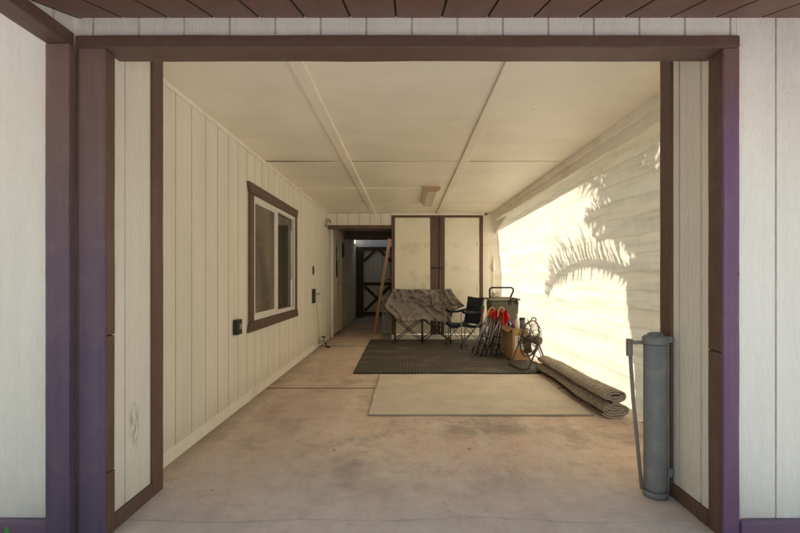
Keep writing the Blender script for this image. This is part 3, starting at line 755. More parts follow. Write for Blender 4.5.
# ------------------------------------------------------------------ leaning lumber and grey slats by the closet
lb = MB().beam((-.672,8.78,.0), (-.318,7.93,1.87), .038, .06, (1,0,.2), .004)
tag(lb.build('lumber_board', M['lumber']), 'long reddish board leaning against the closet side by the passage', 'board')
gs = thing('metal_panel', 'ribbed grey metal panel standing beside the closet under the leaning board', 'panel', (-.38,8.15,0))
mb = MB()
for i in range(5):
    x = -.47+i*.036; mb.box(x, x+.024, 8.12+.012*i, 8.14+.012*i, .02, .80-.02*(i % 2), .004)
mb.build('slats', M['grey_panel'], gs)
for zz in (.05, .68): MB().box(-.475, -.30, 8.19, 8.205, zz, zz+.05).build('cross_rail', M['black_steel'], gs)

# ------------------------------------------------------------------ shade cloth on the right and its header
def cloth_x(y, z):
    t = (y-2.3)/5.7
    top = 1.735-.085*t; bot = 1.985-.20*t
    k = z/2.3
    return bot+(top-bot)*k + .035*math.sin(math.pi*k)
def wall_fn(u, v):
    y = 2.1+5.9*u; z = .035+2.29*v
    e = math.sin(math.pi*v)**.5 if 0 < v < 1 else 0
    w = .012*noise.noise(Vector((y*.7, z*3.2, 0))) + .005*noise.noise(Vector((y*2, z*9+y*.8, 3)))
    w += .004*math.sin(z*22+1.6*noise.noise(Vector((y*.6, 0, 2))))
    zz = z - (.012*math.sin(y*7) if v == 0 else 0)
    return Vector((cloth_x(y, z)+w*e, y, zz))
sh = thing('shade_screen', 'sunlit cream shade cloth hung down the right side of carport', 'shade cloth', (1.85,5,0))
MB().grid(wall_fn, 220, 90).build('cloth', M['screen'], sh)
mb = MB(); mb.prism([(1.64,2.03,2.29),(1.74,2.03,2.29),(1.74,2.03,CEIL-.001),(1.64,2.03,CEIL-.001)], (-.055,5.965,0)); mb.build('header_board', M['cream'], sh)
mb = MB()
def val(u, v):
    y = 2.1+5.89*u; z = 2.29-.085*v
    return Vector((cloth_x(y, z)-.05-.012*v+.006*noise.noise(Vector((y*3, z*4, 1))), y, z-.006*abs(math.sin(y*5.2))*v))
mb.grid(val, 120, 4); mb.build('valance', M['cream'], sh)
for i in range(11):
    y = 2.5+.5*i; xx = cloth_x(y, 2.25)-.068
    MB().tube([(xx,y,2.30),(xx-.006,y+.012,2.27),(xx-.006,y+.02,2.235),(xx,y+.005,2.21)], .004, 6).build('tie_loop', M['cream'], sh)
g = MB(); xg = 1.625
g.prism([(xg+.05,7.25,2.205),(xg,7.985,2.205),(xg+.01,7.985,1.97)], (.02,0,0)); g.build('shade_corner', M['cream'], sh)  # cream triangle added to stand in for the cloth's shaded corner
for yy in (2.45, 4.3, 6.15):
    MB().box(2.07, 2.13, yy-.03, yy+.03, -.1, 2.45) if False else None

# ------------------------------------------------------------------ mats and rugs on the floor
mt = thing('waffle_mat', 'large dark waffle mat under the camp chairs', 'mat', (.5,6.4,0))
def mat_fn(u, v):
    x = -.64+2.36*u; y = 5.17+2.81*v
    return Vector((x-.03*v*(1-u), y+.008*noise.noise(Vector((x*2,0,1))), .012+.004*noise.noise(Vector((x*1.5,y*1.5,0)))))
MB().grid(mat_fn, 40, 40).build('mat_surface', M['waffle'], mt)
mb = MB()
mb.tube([mat_fn(0,0)+Vector((0,0,-.004))]+[mat_fn(i/30,0)+Vector((0,0,-.004)) for i in range(1, 31)], .009, 6)
mb.tube([mat_fn(0,i/30)+Vector((0,0,-.004)) for i in range(31)], .009, 6)
mb.build('mat_edge', M['black_plastic'], mt)
def rug_fn(u, v):
    x = -.325+1.885*u; y = 3.60+1.50*v
    lift = .006*max(0, noise.noise(Vector((x*2, y*2, 4))))
    return Vector((x+.012*noise.noise(Vector((0,y*2,6))), y+.012*noise.noise(Vector((x*2,0,5))), .011+lift))
rg = thing('flat_rug', 'light beige flat rug lying in front of the dark mat', 'rug', (.6,4.3,0))
MB().grid(rug_fn, 40, 30).build('weave', M['rug'], rg)
mb = MB()
loop = [rug_fn(i/30, 0) for i in range(30)]+[rug_fn(1, i/24) for i in range(24)]+[rug_fn(1-i/30, 1) for i in range(30)]+[rug_fn(0, 1-i/24) for i in range(24)]
mb.tube([p+Vector((0,0,-.004)) for p in loop], .007, 6, closed=True); mb.build('bound_edge', M['backing'], rg)

# rolled carpet: two loose rolls of one strip, swept along its axis
def spiral(cx, cz, a, b, turns, start, n=28, gap=.017, sgn=1):
    pts = []; tot = int(turns*n)
    for i in range(tot+1):
        th = start+sgn*2*math.pi*i/n; k = gap*i/n
        pts.append((cx+max(.012,a-k)*math.cos(th), cz+max(.008,b-k)*math.sin(th)))
    return pts
low = spiral(.025, .070, .115, .064, 2.9, R(200), gap=.022, sgn=1)
up = spiral(.014, .186, .098, .054, 2.3, R(-100), gap=.021, sgn=1)
rc = thing('rolled_carpet', 'rolled-up tan carpet lying against the shade cloth', 'carpet', (1.75,4.4,0))
def sweep(pts, th=.012, L=28, seed=0, len_=1.80, back=.0):
    mo = MB()
    A = Vector((1.685,3.52,0)); B = Vector((1.665,5.33,0)); d = (B-A).normalized(); s = Vector((d.y,-d.x,0))
    n = len(pts); P = [Vector((x,z)) for x, z in pts]
    nr = []
    for i in range(n):
        t = (P[min(i+1,n-1)]-P[max(i-1,0)]).normalized(); nr.append(Vector((t.y,-t.x)))
    rows = []
    for j in range(L+1):
        f = j/L; row_o, row_i = [], []
        for i in range(n):
            for off, row in ((th/2, row_o), (-th/2, row_i)):
                q = P[i]+nr[i]*off
                wob = 1+.05*noise.noise(Vector((f*3, seed, 0)))
                sh_ = .03*noise.noise(Vector((f*2.2, seed, 9)))*(1 if 0 < j < L else 1)
                sag = .010*noise.noise(Vector((f*5, i*.25, seed)))+(.006*noise.noise(Vector((f*30, i*.9, seed))) if i < 28 else 0)
                zz = max(.004, q.y*(1-.14*f)*wob + sag)
                row.append(mo.bm.verts.new(A+d*(back+len_*f)+s*(q.x*(1-.05*f)+sh_)+Vector((0,0,zz))))
        rows.append((row_o, row_i))
    for j in range(L):
        for (k, flip) in ((0, 0), (1, 1)):
            a, b = rows[j][k], rows[j+1][k]
            for i in range(n-1):
                fc = mo.bm.faces.new((a[i], a[i+1], b[i+1], b[i])); fc.smooth = True; fc.material_index = k
    for j in (0, L):
        o_, i_ = rows[j]
        for i in range(n-1):
            fc = mo.bm.faces.new((o_[i], o_[i+1], i_[i+1], i_[i])); fc.material_index = 1
    return mo
sweep(low, seed=1).build('lower_roll', [M['shag'], M['backing']], rc)
sweep(up, seed=1, len_=1.74, back=.0).build('upper_fold', [M['shag'], M['backing']], rc)
for i in range(9):
    f = random.uniform(.2,.75); y = 3.52+1.8*f; x = 1.685-.02*f+random.uniform(.03,.10)
    zt = .18*(1-.14*f)
    MB().tube([(x,y,zt-.02),(x+random.uniform(-.01,.02),y+random.uniform(-.02,.02),zt+.01),(x+random.uniform(.0,.04),y+random.uniform(-.03,.03),zt+random.uniform(.02,.04))], .002, 4).build('loose_yarn', M['shag'], rc)

# ------------------------------------------------------------------ retractable gate on the right return wall
rt = thing('retractable_gate', 'grey retractable gate tube standing upright by the right return wall', 'safety gate', (1.32,2.29,0))
gx, gy = 1.318, 2.285
MB().lathe((gx,gy,0), [(.050,.03),(.056,.05),(.056,.80),(.052,.805)], 32).build('housing', M['grey_plastic'], rt)
MB().lathe((gx,gy,0), [(.045,.004),(.060,.006),(.062,.028),(.058,.034)], 32).build('bottom_cap', M['grey_plastic'], rt)
mb = MB(); mb.lathe((gx,gy,0), [(.058,.806),(.062,.812),(.062,.842),(.050,.852),(.030,.855),(.028,.868),(.012,.870)], 32)
for k in range(6):
    a = k*math.pi/3; mb.box(gx+.034*math.cos(a)-.006, gx+.034*math.cos(a)+.006, gy+.034*math.sin(a)-.006, gy+.034*math.sin(a)+.006, .851, .862, .002)
mb.build('top_cap', M['grey_plastic'], rt)
mb = MB(); mb.box(gx+.03, 1.396, gy-.03, gy+.03, .815, .848, .005); mb.build('wall_bracket', M['grey_plastic'], rt)
mb = MB(); mb.box(gx+.052, 1.396, gy-.03, gy+.03, .11, .155, .005); mb.build('wall_bracket', M['grey_plastic'], rt)
mb = MB(); mb.box(gx+.045, gx+.066, gy-.02, gy+.012, .03, .815, .004); mb.build('mesh_slot_rail', M['grey_plastic'], rt)
mb = MB(); mb.tube([(gx-.105,gy+.06,.80),(gx-.095,gy+.04,.5),(gx-.068,gy+.005,.035)], .010, 8); mb.box(gx-.118, gx-.092, gy+.045, gy+.075, .73, .825, .004)
mb.box(gx-.105, gx-.04, gy+.022, gy+.05, .80, .818, .004); mb.build('pull_bar', M['bar_grey'], rt)

# ------------------------------------------------------------------ camp seats
def cross(mb, a, b, r=.009): mb.tube([a, b], r, 8)

# double seat with the taupe cover
ds = thing('double_camp_seat', 'double camp seat under a crumpled taupe cover against the closet', 'camp chair', (.27,7.65,0))
def cover(u, v):
    # v=0 top of the back, v=1 front edge of the seat; the sides are pulled forward over the arm rests
    key = [(0,.955,-.254,.789,7.84,7.84), (.25,.83,-.295,.855,7.825,7.70), (.55,.675,-.392,.985,7.80,7.46), (.60,.64,-.385,.83,7.79,7.45), (.66,.61,-.35,.785,7.78,7.45), (.80,.53,-.26,.765,7.70,7.44), (.87,.495,-.225,.757,7.50,7.43), (1,.440,-.185,.745,7.43,7.42)]
    for a, b in zip(key, key[1:]):
        if v <= b[0]:
            t = (v-a[0])/(b[0]-a[0]); z, xl, xr, yc, ye = [p+(q-p)*t for p, q in zip(a[1:], b[1:])]; break
    x = xl+(xr-xl)*u
    edge = abs(u-.5)*2
    e = max(0, (edge-.60)/.40)**1.6
    y = yc+(ye-yc)*e
    q = Vector((x*3.0, z*3.4, 0)); wq = Vector((noise.noise(q), noise.noise(q+Vector((9,2,1))), 0))
    def crease(a, b, f, o, w):       # a soft run of folds along one direction, strong only in places
        t = noise.noise(Vector((x*a+z*b, (x*b-z*a)*.28, o))+wq*.5)
        k = max(0, noise.noise(Vector((x*2.1, z*2.3, o+40)))+.25)
        return w*math.exp(-(t/f)**2)*min(1, k*2.2)
    fold = .030*noise.noise(q+wq*1.2) + .012*noise.noise(q*2.7+wq*2) + .005*noise.noise(q*7)
    fold += crease(4.5, 4.0, .10, 3, .030)+crease(4.2, -4.4, .10, 13, .030)+crease(7, 1.5, .10, 23, .018)+crease(2.0, 8.0, .10, 31, .018)
    fold += .035*math.exp(-((u-.12)/.02)**2)+.035*math.exp(-((u-.885)/.02)**2)
    # cloth sags between the three posts at the top and between the three legs at the hem
    dip = -.026*abs(math.sin(2*math.pi*u))*max(0, (v-.6)/.4)**2 + .012*math.exp(-((u-.5)/.05)**2)*(v > .6)*(v-.6)/.4
    top = (-.016*abs(math.sin(2*math.pi*min(1, max(0, (u-.06)/.88))))+.006*noise.noise(Vector((x*6,1,1))))*max(0, 1-v*4)
    lip = .03*math.exp(-((v-.84)/.03)**2)
    return Vector((x+.012*noise.noise(Vector((z*9, u*3, 4)))*edge, y-fold*1.9+lip, z+dip+top+.010*noise.noise(Vector((x*5, 2, 2)))*(v > .5)))
MB().grid(cover, 220, 130).build('cover', M['tan_fabric'], ds)
for sx, pts_ in ((-1, [(-.395,7.44,.672),(-.375,7.43,.63),(-.30,7.42,.55),(-.215,7.45,.47)]), (1, [(.985,7.45,.672),(.90,7.43,.645),(.80,7.42,.60),(.755,7.45,.47)])):
    MB().tube(pts_, .012).build('arm_rail', M['black_steel'], ds)
mb = MB(); mb.tube([cover(i/60, 1)+Vector((0,-.004,0)) for i in range(61)], .010, 6); mb.build('hem', M['tan_fabric'], ds)
for x in (-.215, .27, .755):
    mb = MB(); mb.tube([(x,7.86,.03),(x,7.86,.93)], .010); mb.build('back_post', M['black_steel'], ds)
    mb = MB(); mb.tube([(x,7.47,.02),(x,7.47,.46)], .010); mb.lathe((x,7.47,0), [(.02,.002),(.016,.03)], 10); mb.build('front_leg', M['black_steel'], ds)
    mb = MB(); mb.lathe((x,7.86,0), [(.02,.014),(.016,.04)], 10); mb.build('foot', M['black_plastic'], ds)
for x0, x1 in ((-.215,.27),(.27,.755)):
    for yy in (7.47, 7.86):
        for dy, (a, b) in ((0, (x0, x1)), (.022, (x1, x0))):
            MB().tube([(a,yy+dy,.035),(b,yy+dy,.44)], .008).build('cross_strut', M['black_steel'], ds)
    for x in (x0, x1):
        MB().tube([(x+.012,7.47,.035),(x+.012,7.86,.42)], .007).build('side_strut', M['black_steel'], ds)

# dark blue folding camp chair, facing left and toward the viewer
cc = thing('camp_chair', 'dark navy folding camp chair beside the covered double seat', 'camp chair', (1.0,7.22,0))
o = ORIG[cc.name] = Vector((0,0,0))
def L(*p): return p
wd, dp = .25, .23      # half width (x) and half depth (y); the front looks along -y before turning
mb = MB()
def seat(u, v):
    x = -wd+2*wd*u; y = -dp+2*dp*v
    return Vector((x, y, .42-.05*math.sin(math.pi*u)-.035*v+.03*math.sin(math.pi*v)*-.8))
mb.grid(seat, 16, 16); mb.grid(lambda u, v: seat(u, 0)+Vector((0,-.004-.01*v,-.055*v)), 16, 3); mb.grid(lambda u, v: seat(0, u)+Vector((0,0,-.05*v)), 12, 3); mb.grid(lambda u, v: seat(1, u)+Vector((0,0,-.05*v)), 12, 3); mb.build('seat', M['navy'], cc)
mb = MB()
def back(u, v):
    x = -wd*.98+2*wd*.98*u; z = .37+.47*v
    return Vector((x, .17+.10*v+.045*math.sin(math.pi*u), z+.02*abs(2*u-1)**2*v))
mb.grid(back, 16, 16); mb.build('backrest', M['navy'], cc)
mb = MB(); mb.grid(lambda u, v: back(u, .42+.05*v)+Vector((0,-.006,0)), 12, 2); mb.build('back_band', M['grey_panel'], cc)
for sx in (-1, 1):
    mb = MB()
    def arm(u, v, sx=sx):
        return Vector((sx*(wd+.015)+(.04*(u-.5)), -dp+.02+.42*v, .60-.03*math.sin(math.pi*v)+.012*math.sin(math.pi*u)))
    def arm2(u, v, arm=arm):
        a = u*2*math.pi; c = arm(.5, v); return c+Vector((.045*math.cos(a), 0, .022*math.sin(a)))
    mb.grid(arm2, 12, 12); mb.build('armrest', M['navy'], cc)
    MB().tube([(sx*wd,.18,.03),(sx*wd,.275,.85)], .009).build('back_post', M['steel'], cc)
    MB().tube([(sx*wd,-dp,.03),(sx*wd,-dp-.01,.60)], .009).build('front_post', M['steel'], cc)
    for dy in (-dp, .18):
        MB().lathe((sx*wd,dy,0), [(.02,.002),(.015,.035)], 10).build('foot', M['black_plastic'], cc)
for yy in (-dp, .19):
    for k, (a, b) in enumerate(((-wd, wd), (wd, -wd))):
        MB().tube([(a,yy+.02*k,.05),(b,yy+.02*k,.42)], .008).build('cross_strut', M['steel'], cc)
for sx in (-1, 1):
    for k, (a, b) in enumerate(((-dp, .19), (.19, -dp))):
        MB().tube([(sx*(wd-.01*k),a,.05),(sx*(wd-.01*k),b,.42)], .008).build('cross_strut', M['steel'], cc)
cc.location = (.965, 7.28, .014); spin(cc, -62); cc.scale = (.92,.92,.95)
ORIG[cc.name] = Vector(cc.location)

# two folded red chairs leaning on the box
def folded(foot, top, lab):
    t = thing('folded_chair', lab, 'folded chair', foot, 'folded red camp chairs leaning by the cardboard box')
    foot, top = Vector(foot), Vector(top); d = (top-foot).normalized(); Lg = (top-foot).length
    s = d.cross(Vector((0,1,0))).normalized(); q = s.cross(d)
    P = lambda a, b, c: foot+s*a*1.25+q*b*1.3+d*c
    k = 0
    for (a0, b0, a1, b1, c0, c1) in ((-.075,-.03,-.025,-.02,.0,.70), (-.05,.03,-.035,.02,.02,.62), (-.02,-.04,-.01,-.03,.01,.66), (.012,.0,.0,.01,.03,.72),
                                    (.04,-.035,.02,-.02,.0,.60), (.07,.02,.035,.0,.02,.66), (.085,-.02,.01,-.035,.05,.58), (-.085,.0,.03,.02,.06,.52)):
        MB().tube([P(a0,b0,c0), P(a1,b1,Lg*c1/.72)], .0105).build('tube', M['steel'] if k % 3 != 1 else M['black_steel'], t)
        MB().tube([P(a0,b0,c0-.012), P(a0,b0,c0+.03)], .014).build('foot', M['black_plastic'], t); k += 1
    mb = MB()
    for cc_, w_ in ((.40, .05), (.25, .055)):
        mb.tube([P(-w_,-.045,Lg*cc_), P(w_,-.045,Lg*cc_)], .008)
    mb.build('cross_link', M['black_plastic'], t)
    mb = MB(); sd = foot.x*7
    for sh_ in range(3):
        ox, oy, wd_, ln_ = ((-.035,-.055,.085,.15), (.025,-.075,.105,.30), (.055,-.02,.09,.22))[sh_]
        def cloth(u, v):
            uu = u-.5; q_ = noise.noise(Vector((u*2.5, v*2.2, sd+sh_*3)))
            return top+Vector((ox+uu*wd_*(.55+.6*v)+.03*q_*v+.02*v, oy+.03*math.sin(u*8+sd+sh_)+.03*q_, .03-ln_*v*(.75+.35*math.sin(u*4+sd*2+sh_*2))-.05*uu*uu*4*(1-v)))
        mb.grid(cloth, 20, 14)
    mb.build('red_fabric', M['red_fabric'], t)
    mb = MB(); mb.tube([P(-.02,-.05,Lg*.96), P(-.015,-.055,Lg*1.03), P(.01,-.05,Lg*1.06), P(.035,-.05,Lg*1.03), P(.05,-.06,Lg*.94), P(.045,-.075,Lg*.80)], .009, 8)
    mb.build('arm_strap', M['orange_trim'], t)
    return t
folded((1.035,6.27,.02), (1.275,6.47,.655), 'left one of two folded camp chairs with red fabric')
folded((1.240,6.24,.02), (1.415,6.46,.655), 'right folded red camp chair, touching the cardboard box')

# cardboard box
bx = thing('cardboard_box', 'tall open cardboard box with white label beside the floor fan', 'box', (1.56,6.2,.015))
x0, x1, y0, y1, z0, z1 = 1.455, 1.67, 5.93, 6.55, .016, .455
mb = MB()
mb.box(x0, x1, y0, y0+.006, z0, z1, .001); mb.box(x0, x1, y1-.006, y1, z0, z1, .001)
mb.box(x0, x0+.006, y0+.0065, y1-.0065, z0, z1, .001); mb.box(x1-.006, x1, y0+.0065, y1-.0065, z0, z1, .001)
mb.box(x0+.0065, x1-.0065, y0+.0065, y1-.0065, z0, z0+.006)
mb.build('carton', M['cardboard'], bx)
mb = MB()
mb.prism([(x0+.004,y0,z1),(x0+.004,y1,z1),(x0-.06,y1-.01,z1-.05),(x0-.06,y0+.01,z1-.05)], (.003,0,.003)); mb.build('flap', M['cardboard'], bx)
mb = MB(); mb.box(x0+.008, x1-.008, y0+.1, y1-.01, z1-.06, z1-.05); mb.build('inner_flap', M['cardboard'], bx)
lbx = MB().box(x0+.03, x0+.165, y0-.002, y0-.0006, .16, .355).build('label_sheet', M['paper'], bx)
mb = MB()
for i in range(7):
    zz = .335-.024*i; mb.box(x0+.04, x0+.04+(.115, .09, .11, .07, .115, .10, .06)[i], y0-.003, y0-.0022, zz-.005, zz)
mb.build('print', M['ink'], lbx)
MB().box(x0+.03, x0+.165, y0-.0035, y0-.0022, .115, .155).build('orange_band', M['orange_print'], bx)
pts = [(x0+.012+.15*i/14, y0-.006, .385+.03*math.sin(math.pi*(i/14)**.6)) for i in range(15)]
MB().tube([(x0-.03,y0+.05,.36)]+pts, .006, 6).build('strap', M['green_tape'], bx)
# things in and on the box
bt = thing('spray_bottle', 'white plastic bottle standing on the box', 'bottle', (1.575,6.02,.405))
MB().lathe((1.545,6.03,.41), [(.032,0),(.036,.01),(.036,.13),(.028,.155),(.012,.165),(.012,.185)], 20).build('bottle', M['white_plastic'], bt)
MB().lathe((1.545,6.03,.41), [(.014,.186),(.014,.215),(.006,.24),(.004,.245)], 16).build('cap', M['white_plastic'], bt)
tn = thing('dark_tin', 'dark grey cylinder standing at the right of the box top', 'tin', (1.655,6.08,.405))
MB().lathe((1.635,6.10,.41), [(.040,0),(.042,.006),(.042,.15),(.040,.155)], 24).build('can', M['dark_glass_jar'], tn)
MB().lathe((1.635,6.10,.41), [(.044,.1555),(.044,.175),(.040,.18)], 24).build('lid', M['black_plastic'], tn)
mb = MB()
def bag(u, v):
    th = u*2*math.pi; ph_ = v*math.pi; n = 1+.28*noise.noise(Vector((math.cos(th)*1.6, math.sin(th)*1.6, v*4)))
    return Vector((1.515+.065*n*math.sin(ph_)*math.cos(th), 6.18+.12*n*math.sin(ph_)*math.sin(th), .475-.075*math.cos(ph_)*n))
mb.grid(bag, 28, 18)
bg = thing('snack_bag', 'blue and white foil bag stuffed in the cardboard box', 'bag', (1.515,6.18,.4))
mb.build('bag', M['blue_bag'], bg)
mb = MB(); mb.tube([bag(.62+.03*math.sin(i), .25+.5*i/12)*1.0+Vector((-.004,-.006,0)) for i in range(13)], .010, 6); mb.build('white_stripe', M['white_plastic'], bg)
mb = MB(); mb.tube([bag(.72, .2+.6*i/12)+Vector((-.002,-.006,0)) for i in range(13)], .010, 6); mb.build('red_stripe', M['pink'], bg)

# wheeled olive bin with handle
wb = thing('wheeled_cooler', 'olive grey wheeled bin with hooped handle behind the red chairs', 'bin', (1.45,6.85,0))
mb = MB()
def hull(z0, z1, a0, b0, a1, b1, cx=1.53, cy=6.92):
    v = [mb.bm.verts.new((cx+sx*(a1 if t else a0), cy+sy*(b1 if t else b0), z1 if t else z0)) for t in (0,1) for sx, sy in ((-1,-1),(1,-1),(1,1),(-1,1))]
    for f in ((0,1,2,3),(4,5,6,7),(0,1,5,4),(1,2,6,5),(2,3,7,6),(3,0,4,7)): mb.bm.faces.new([v[i] for i in f])
hull(.06, .795, .19, .15, .225, .19)
bmesh.ops.bevel(mb.bm, geom=list(mb.bm.edges), offset=.018, segments=3, affect='EDGES')
mb.build('body', M['olive'], wb)
mb = MB(); mb.box(1.53-.245, 1.53+.245, 6.71, 7.12, .797, .832, .012); mb.box(1.53-.16, 1.53+.16, 6.78, 7.06, .8325, .845, .006); mb.build('lid', M['olive_lid'], wb)
for sx in (-1, 1):
    mb = MB(); mb.lathe((1.53+sx*.17, 7.12, .09), [(.03,-.03),(.085,-.025),(.085,.025),(.03,.03)], 24, 'x'); mb.build('wheel', M['black_plastic'], wb)
hp = [(1.305,6.77,.80),(1.302,6.77,.94)]
for i in range(7):
    a = R(180-15*i); hp.append((1.345+.045*math.cos(a), 6.77, .955+.045*math.sin(a)))
for i in range(7):
    a = R(90-15*i); hp.append((1.63+.045*math.cos(a), 6.77, .955+.045*math.sin(a)))
hp += [(1.67,6.78,.93),(1.635,6.80,.845)]
MB().tube(hp, .014, 10).build('handle', M['black_plastic'], wb)
mb = MB(); mb.box(1.60, 1.63, 6.692, 6.709, .73, .83, .006); mb.box(1.70, 1.73, 6.692, 6.709, .73, .83, .006); mb.tube([(1.615,6.69,.80),(1.62,6.672,.822),(1.665,6.665,.828),(1.71,6.672,.822),(1.715,6.69,.80)], .012)
mb.build('latch', M['black_plastic'], wb)
cr = []
for i in range(60):
    a = i*.55; r = .05+.008*math.sin(i*1.7); cr.append((1.41+r*1.2*math.cos(a), 6.86+r*.8*math.sin(a), .853+.0012*i+.004*math.sin(i*2.3)))
tag(MB().tube(cr, .006, 6).build('rope_coil', M['white_plastic']), 'small white coil of rope on the bin lid', 'rope')

# small coloured cup by the chair back
cu = thing('drink_tumbler', 'small green and pink tumbler between navy chair and bin', 'tumbler', (1.22,6.95,.62))
MB().lathe((1.225,6.95,.60), [(.016,0),(.020,.005),(.024,.06)], 18).build('cup', M['pink'], cu)
MB().lathe((1.225,6.95,.60), [(.025,.0605),(.025,.08),(.02,.105),(.01,.11)], 18).build('cap', M['green'], cu)
MB().tube([(1.225,6.95,.02),(1.225,6.95,.598)], .008).lathe((1.225,6.95,.0), [(.07,.014),(.07,.02),(.012,.03)], 18).build('stake_holder', M['steel'], cu)

# floor fan
ff = thing('floor_fan', 'dark wire floor fan on a tube stand beside the box', 'fan', (1.55,5.42,0))
ORIG[ff.name] = Vector((0,0,0))
fc = Vector((0,0,.365)); tilt = R(14)
rot = Matrix.Rotation(-tilt, 4, 'X')
def fp(r, a, d): return fc + rot @ Vector((r*math.cos(a), d, r*math.sin(a)))
for side, nm in ((-1, 'front_cage'), (1, 'rear_cage')):
    mb = MB()
    for r, d in ((.235, 0), (.20, .05), (.14, .072), (.08, .082), (.035, .085)):
        mb.tube([fp(r, 2*math.pi*k/32, side*(d+.006)) for k in range(32)], .0055 if r > .23 else .003, 6, closed=True)
    for k in range(22):
        a = 2*math.pi*k/22
        mb.tube([fp(.235,a,side*.006), fp(.20,a,side*.056), fp(.14,a,side*.078), fp(.035,a,side*.091)], .0025, 5)
    mb.build(nm, M['fan_steel'], ff)
for k in range(4):
    mb = MB()
    def blade(u, v, k=k):
        a = k*math.pi/2+.85*(v-.5)*(.35+.65*u)+.2; return fp(.04+.15*u, a, .035*(v-.5)*1.6)
    mb.grid(blade, 6, 6); mb.build('blade', M['fan_steel'], ff)
mb = MB(); mb.tube([fp(0,0,-.03), fp(0,0,-.02), fp(0,0,.02), fp(0,0,.11), fp(0,0,.16), fp(0,0,.175)], [.02,.045,.045,.055,.05,.02], 18); mb.build('motor', M['fan_steel'], ff)
mb = MB()
for sx in (-1, 1):
    mb.tube([(sx*.245,0,.365),(sx*.25,.0,.33),(sx*.235,-.13,.03),(sx*.20,-.19,.014)], .011, 8)
    mb.tube([(sx*.247,0,.34),(sx*.235,.13,.03),(sx*.21,.18,.014)], .011, 8)
mb.tube([(-.20,-.19,.014),(.20,-.19,.014)], .011, 8); mb.tube([(-.21,.18,.014),(.21,.18,.014)], .011, 8)
mb.tube([fp(.235,math.pi,0), (-.25,0,.36)], .009); mb.tube([fp(.235,0,0), (.25,0,.36)], .009)
mb.build('stand', M['fan_steel'], ff)
mb = MB(); mb.tube([fp(.235,math.pi/2-.3,0), fp(.27,math.pi/2-.2,.0), fp(.275,math.pi/2,0), fp(.27,math.pi/2+.2,0), fp(.235,math.pi/2+.3,0)], .008); mb.build('carry_handle', M['fan_steel'], ff)
ff.location = (1.565, 5.50, .014); spin(ff, -80)
rd = MB().tube([(1.62,5.78,.60),(1.745,5.42,.02)], .007, 8)
tag(rd.build('thin_rod', M['fan_steel']), 'thin dark rod leaning beside the fan, foot near the rolled carpet', 'rod')

# small green leaves at the lower left corner, outside
pl = thing('garden_plant', 'bright green leaf tip at the bottom left by the violet post', 'plant', (-1.62,1.68,-.05))
random.seed(3)
for i in range(6):
    mb = MB(); a = i*1.1; tip = Vector((-1.62+.09*math.cos(a), 1.66+.07*math.sin(a), .10)) if i else Vector((-1.585,1.70,.172))
    base = Vector((-1.62+.02*math.cos(a),1.68+.02*math.sin(a),-.08))
    def lf_(u, v, base=base, tip=tip):
        p = base.lerp(tip, u); w = .022*math.sin(math.pi*min(1, u*.97+.03))**.8
        return p+Vector((w*(v-.5)*2, -.006+.012*abs(v-.5)*2, .0))+Vector((0,0,.02*math.sin(math.pi*u)))
    mb.grid(lf_, 10, 4); mb.build('leaf', M['leaf'], pl)

# ------------------------------------------------------------------ palm outside the cloth
EL, AZ = R(50), R(12)             # sun: height, and turn from +X toward +Y
sv = Vector((math.cos(EL)*math.cos(AZ), math.cos(EL)*math.sin(AZ), math.sin(EL)))
XP = 3.5; XC = 1.88
dY = (XP-XC)*sv.y/sv.x; dZ = (XP-XC)*sv.z/sv.x
pm = thing('palm_tree', 'palm whose shadow falls on the sunlit shade cloth', 'palm', (XP,3.46+dY,-.09))
mb = MB()
tp = []; rr = []
for i in range(48):
    z = -.15+i*(dZ+1.45)/47; tp.append((XP+.03*math.sin(z), 3.28+dY+.02*math.sin(z*1.3), z)); rr.append(.32-.13*max(0, min(1, (z-dZ-.55)/.6))+.02*(i % 2)+.03*noise.noise(Vector((0,0,z*2))))
mb.tube(tp, rr, 14); mb.build('trunk', M['palm_bark'], pm)
mb = MB(); random.seed(21)
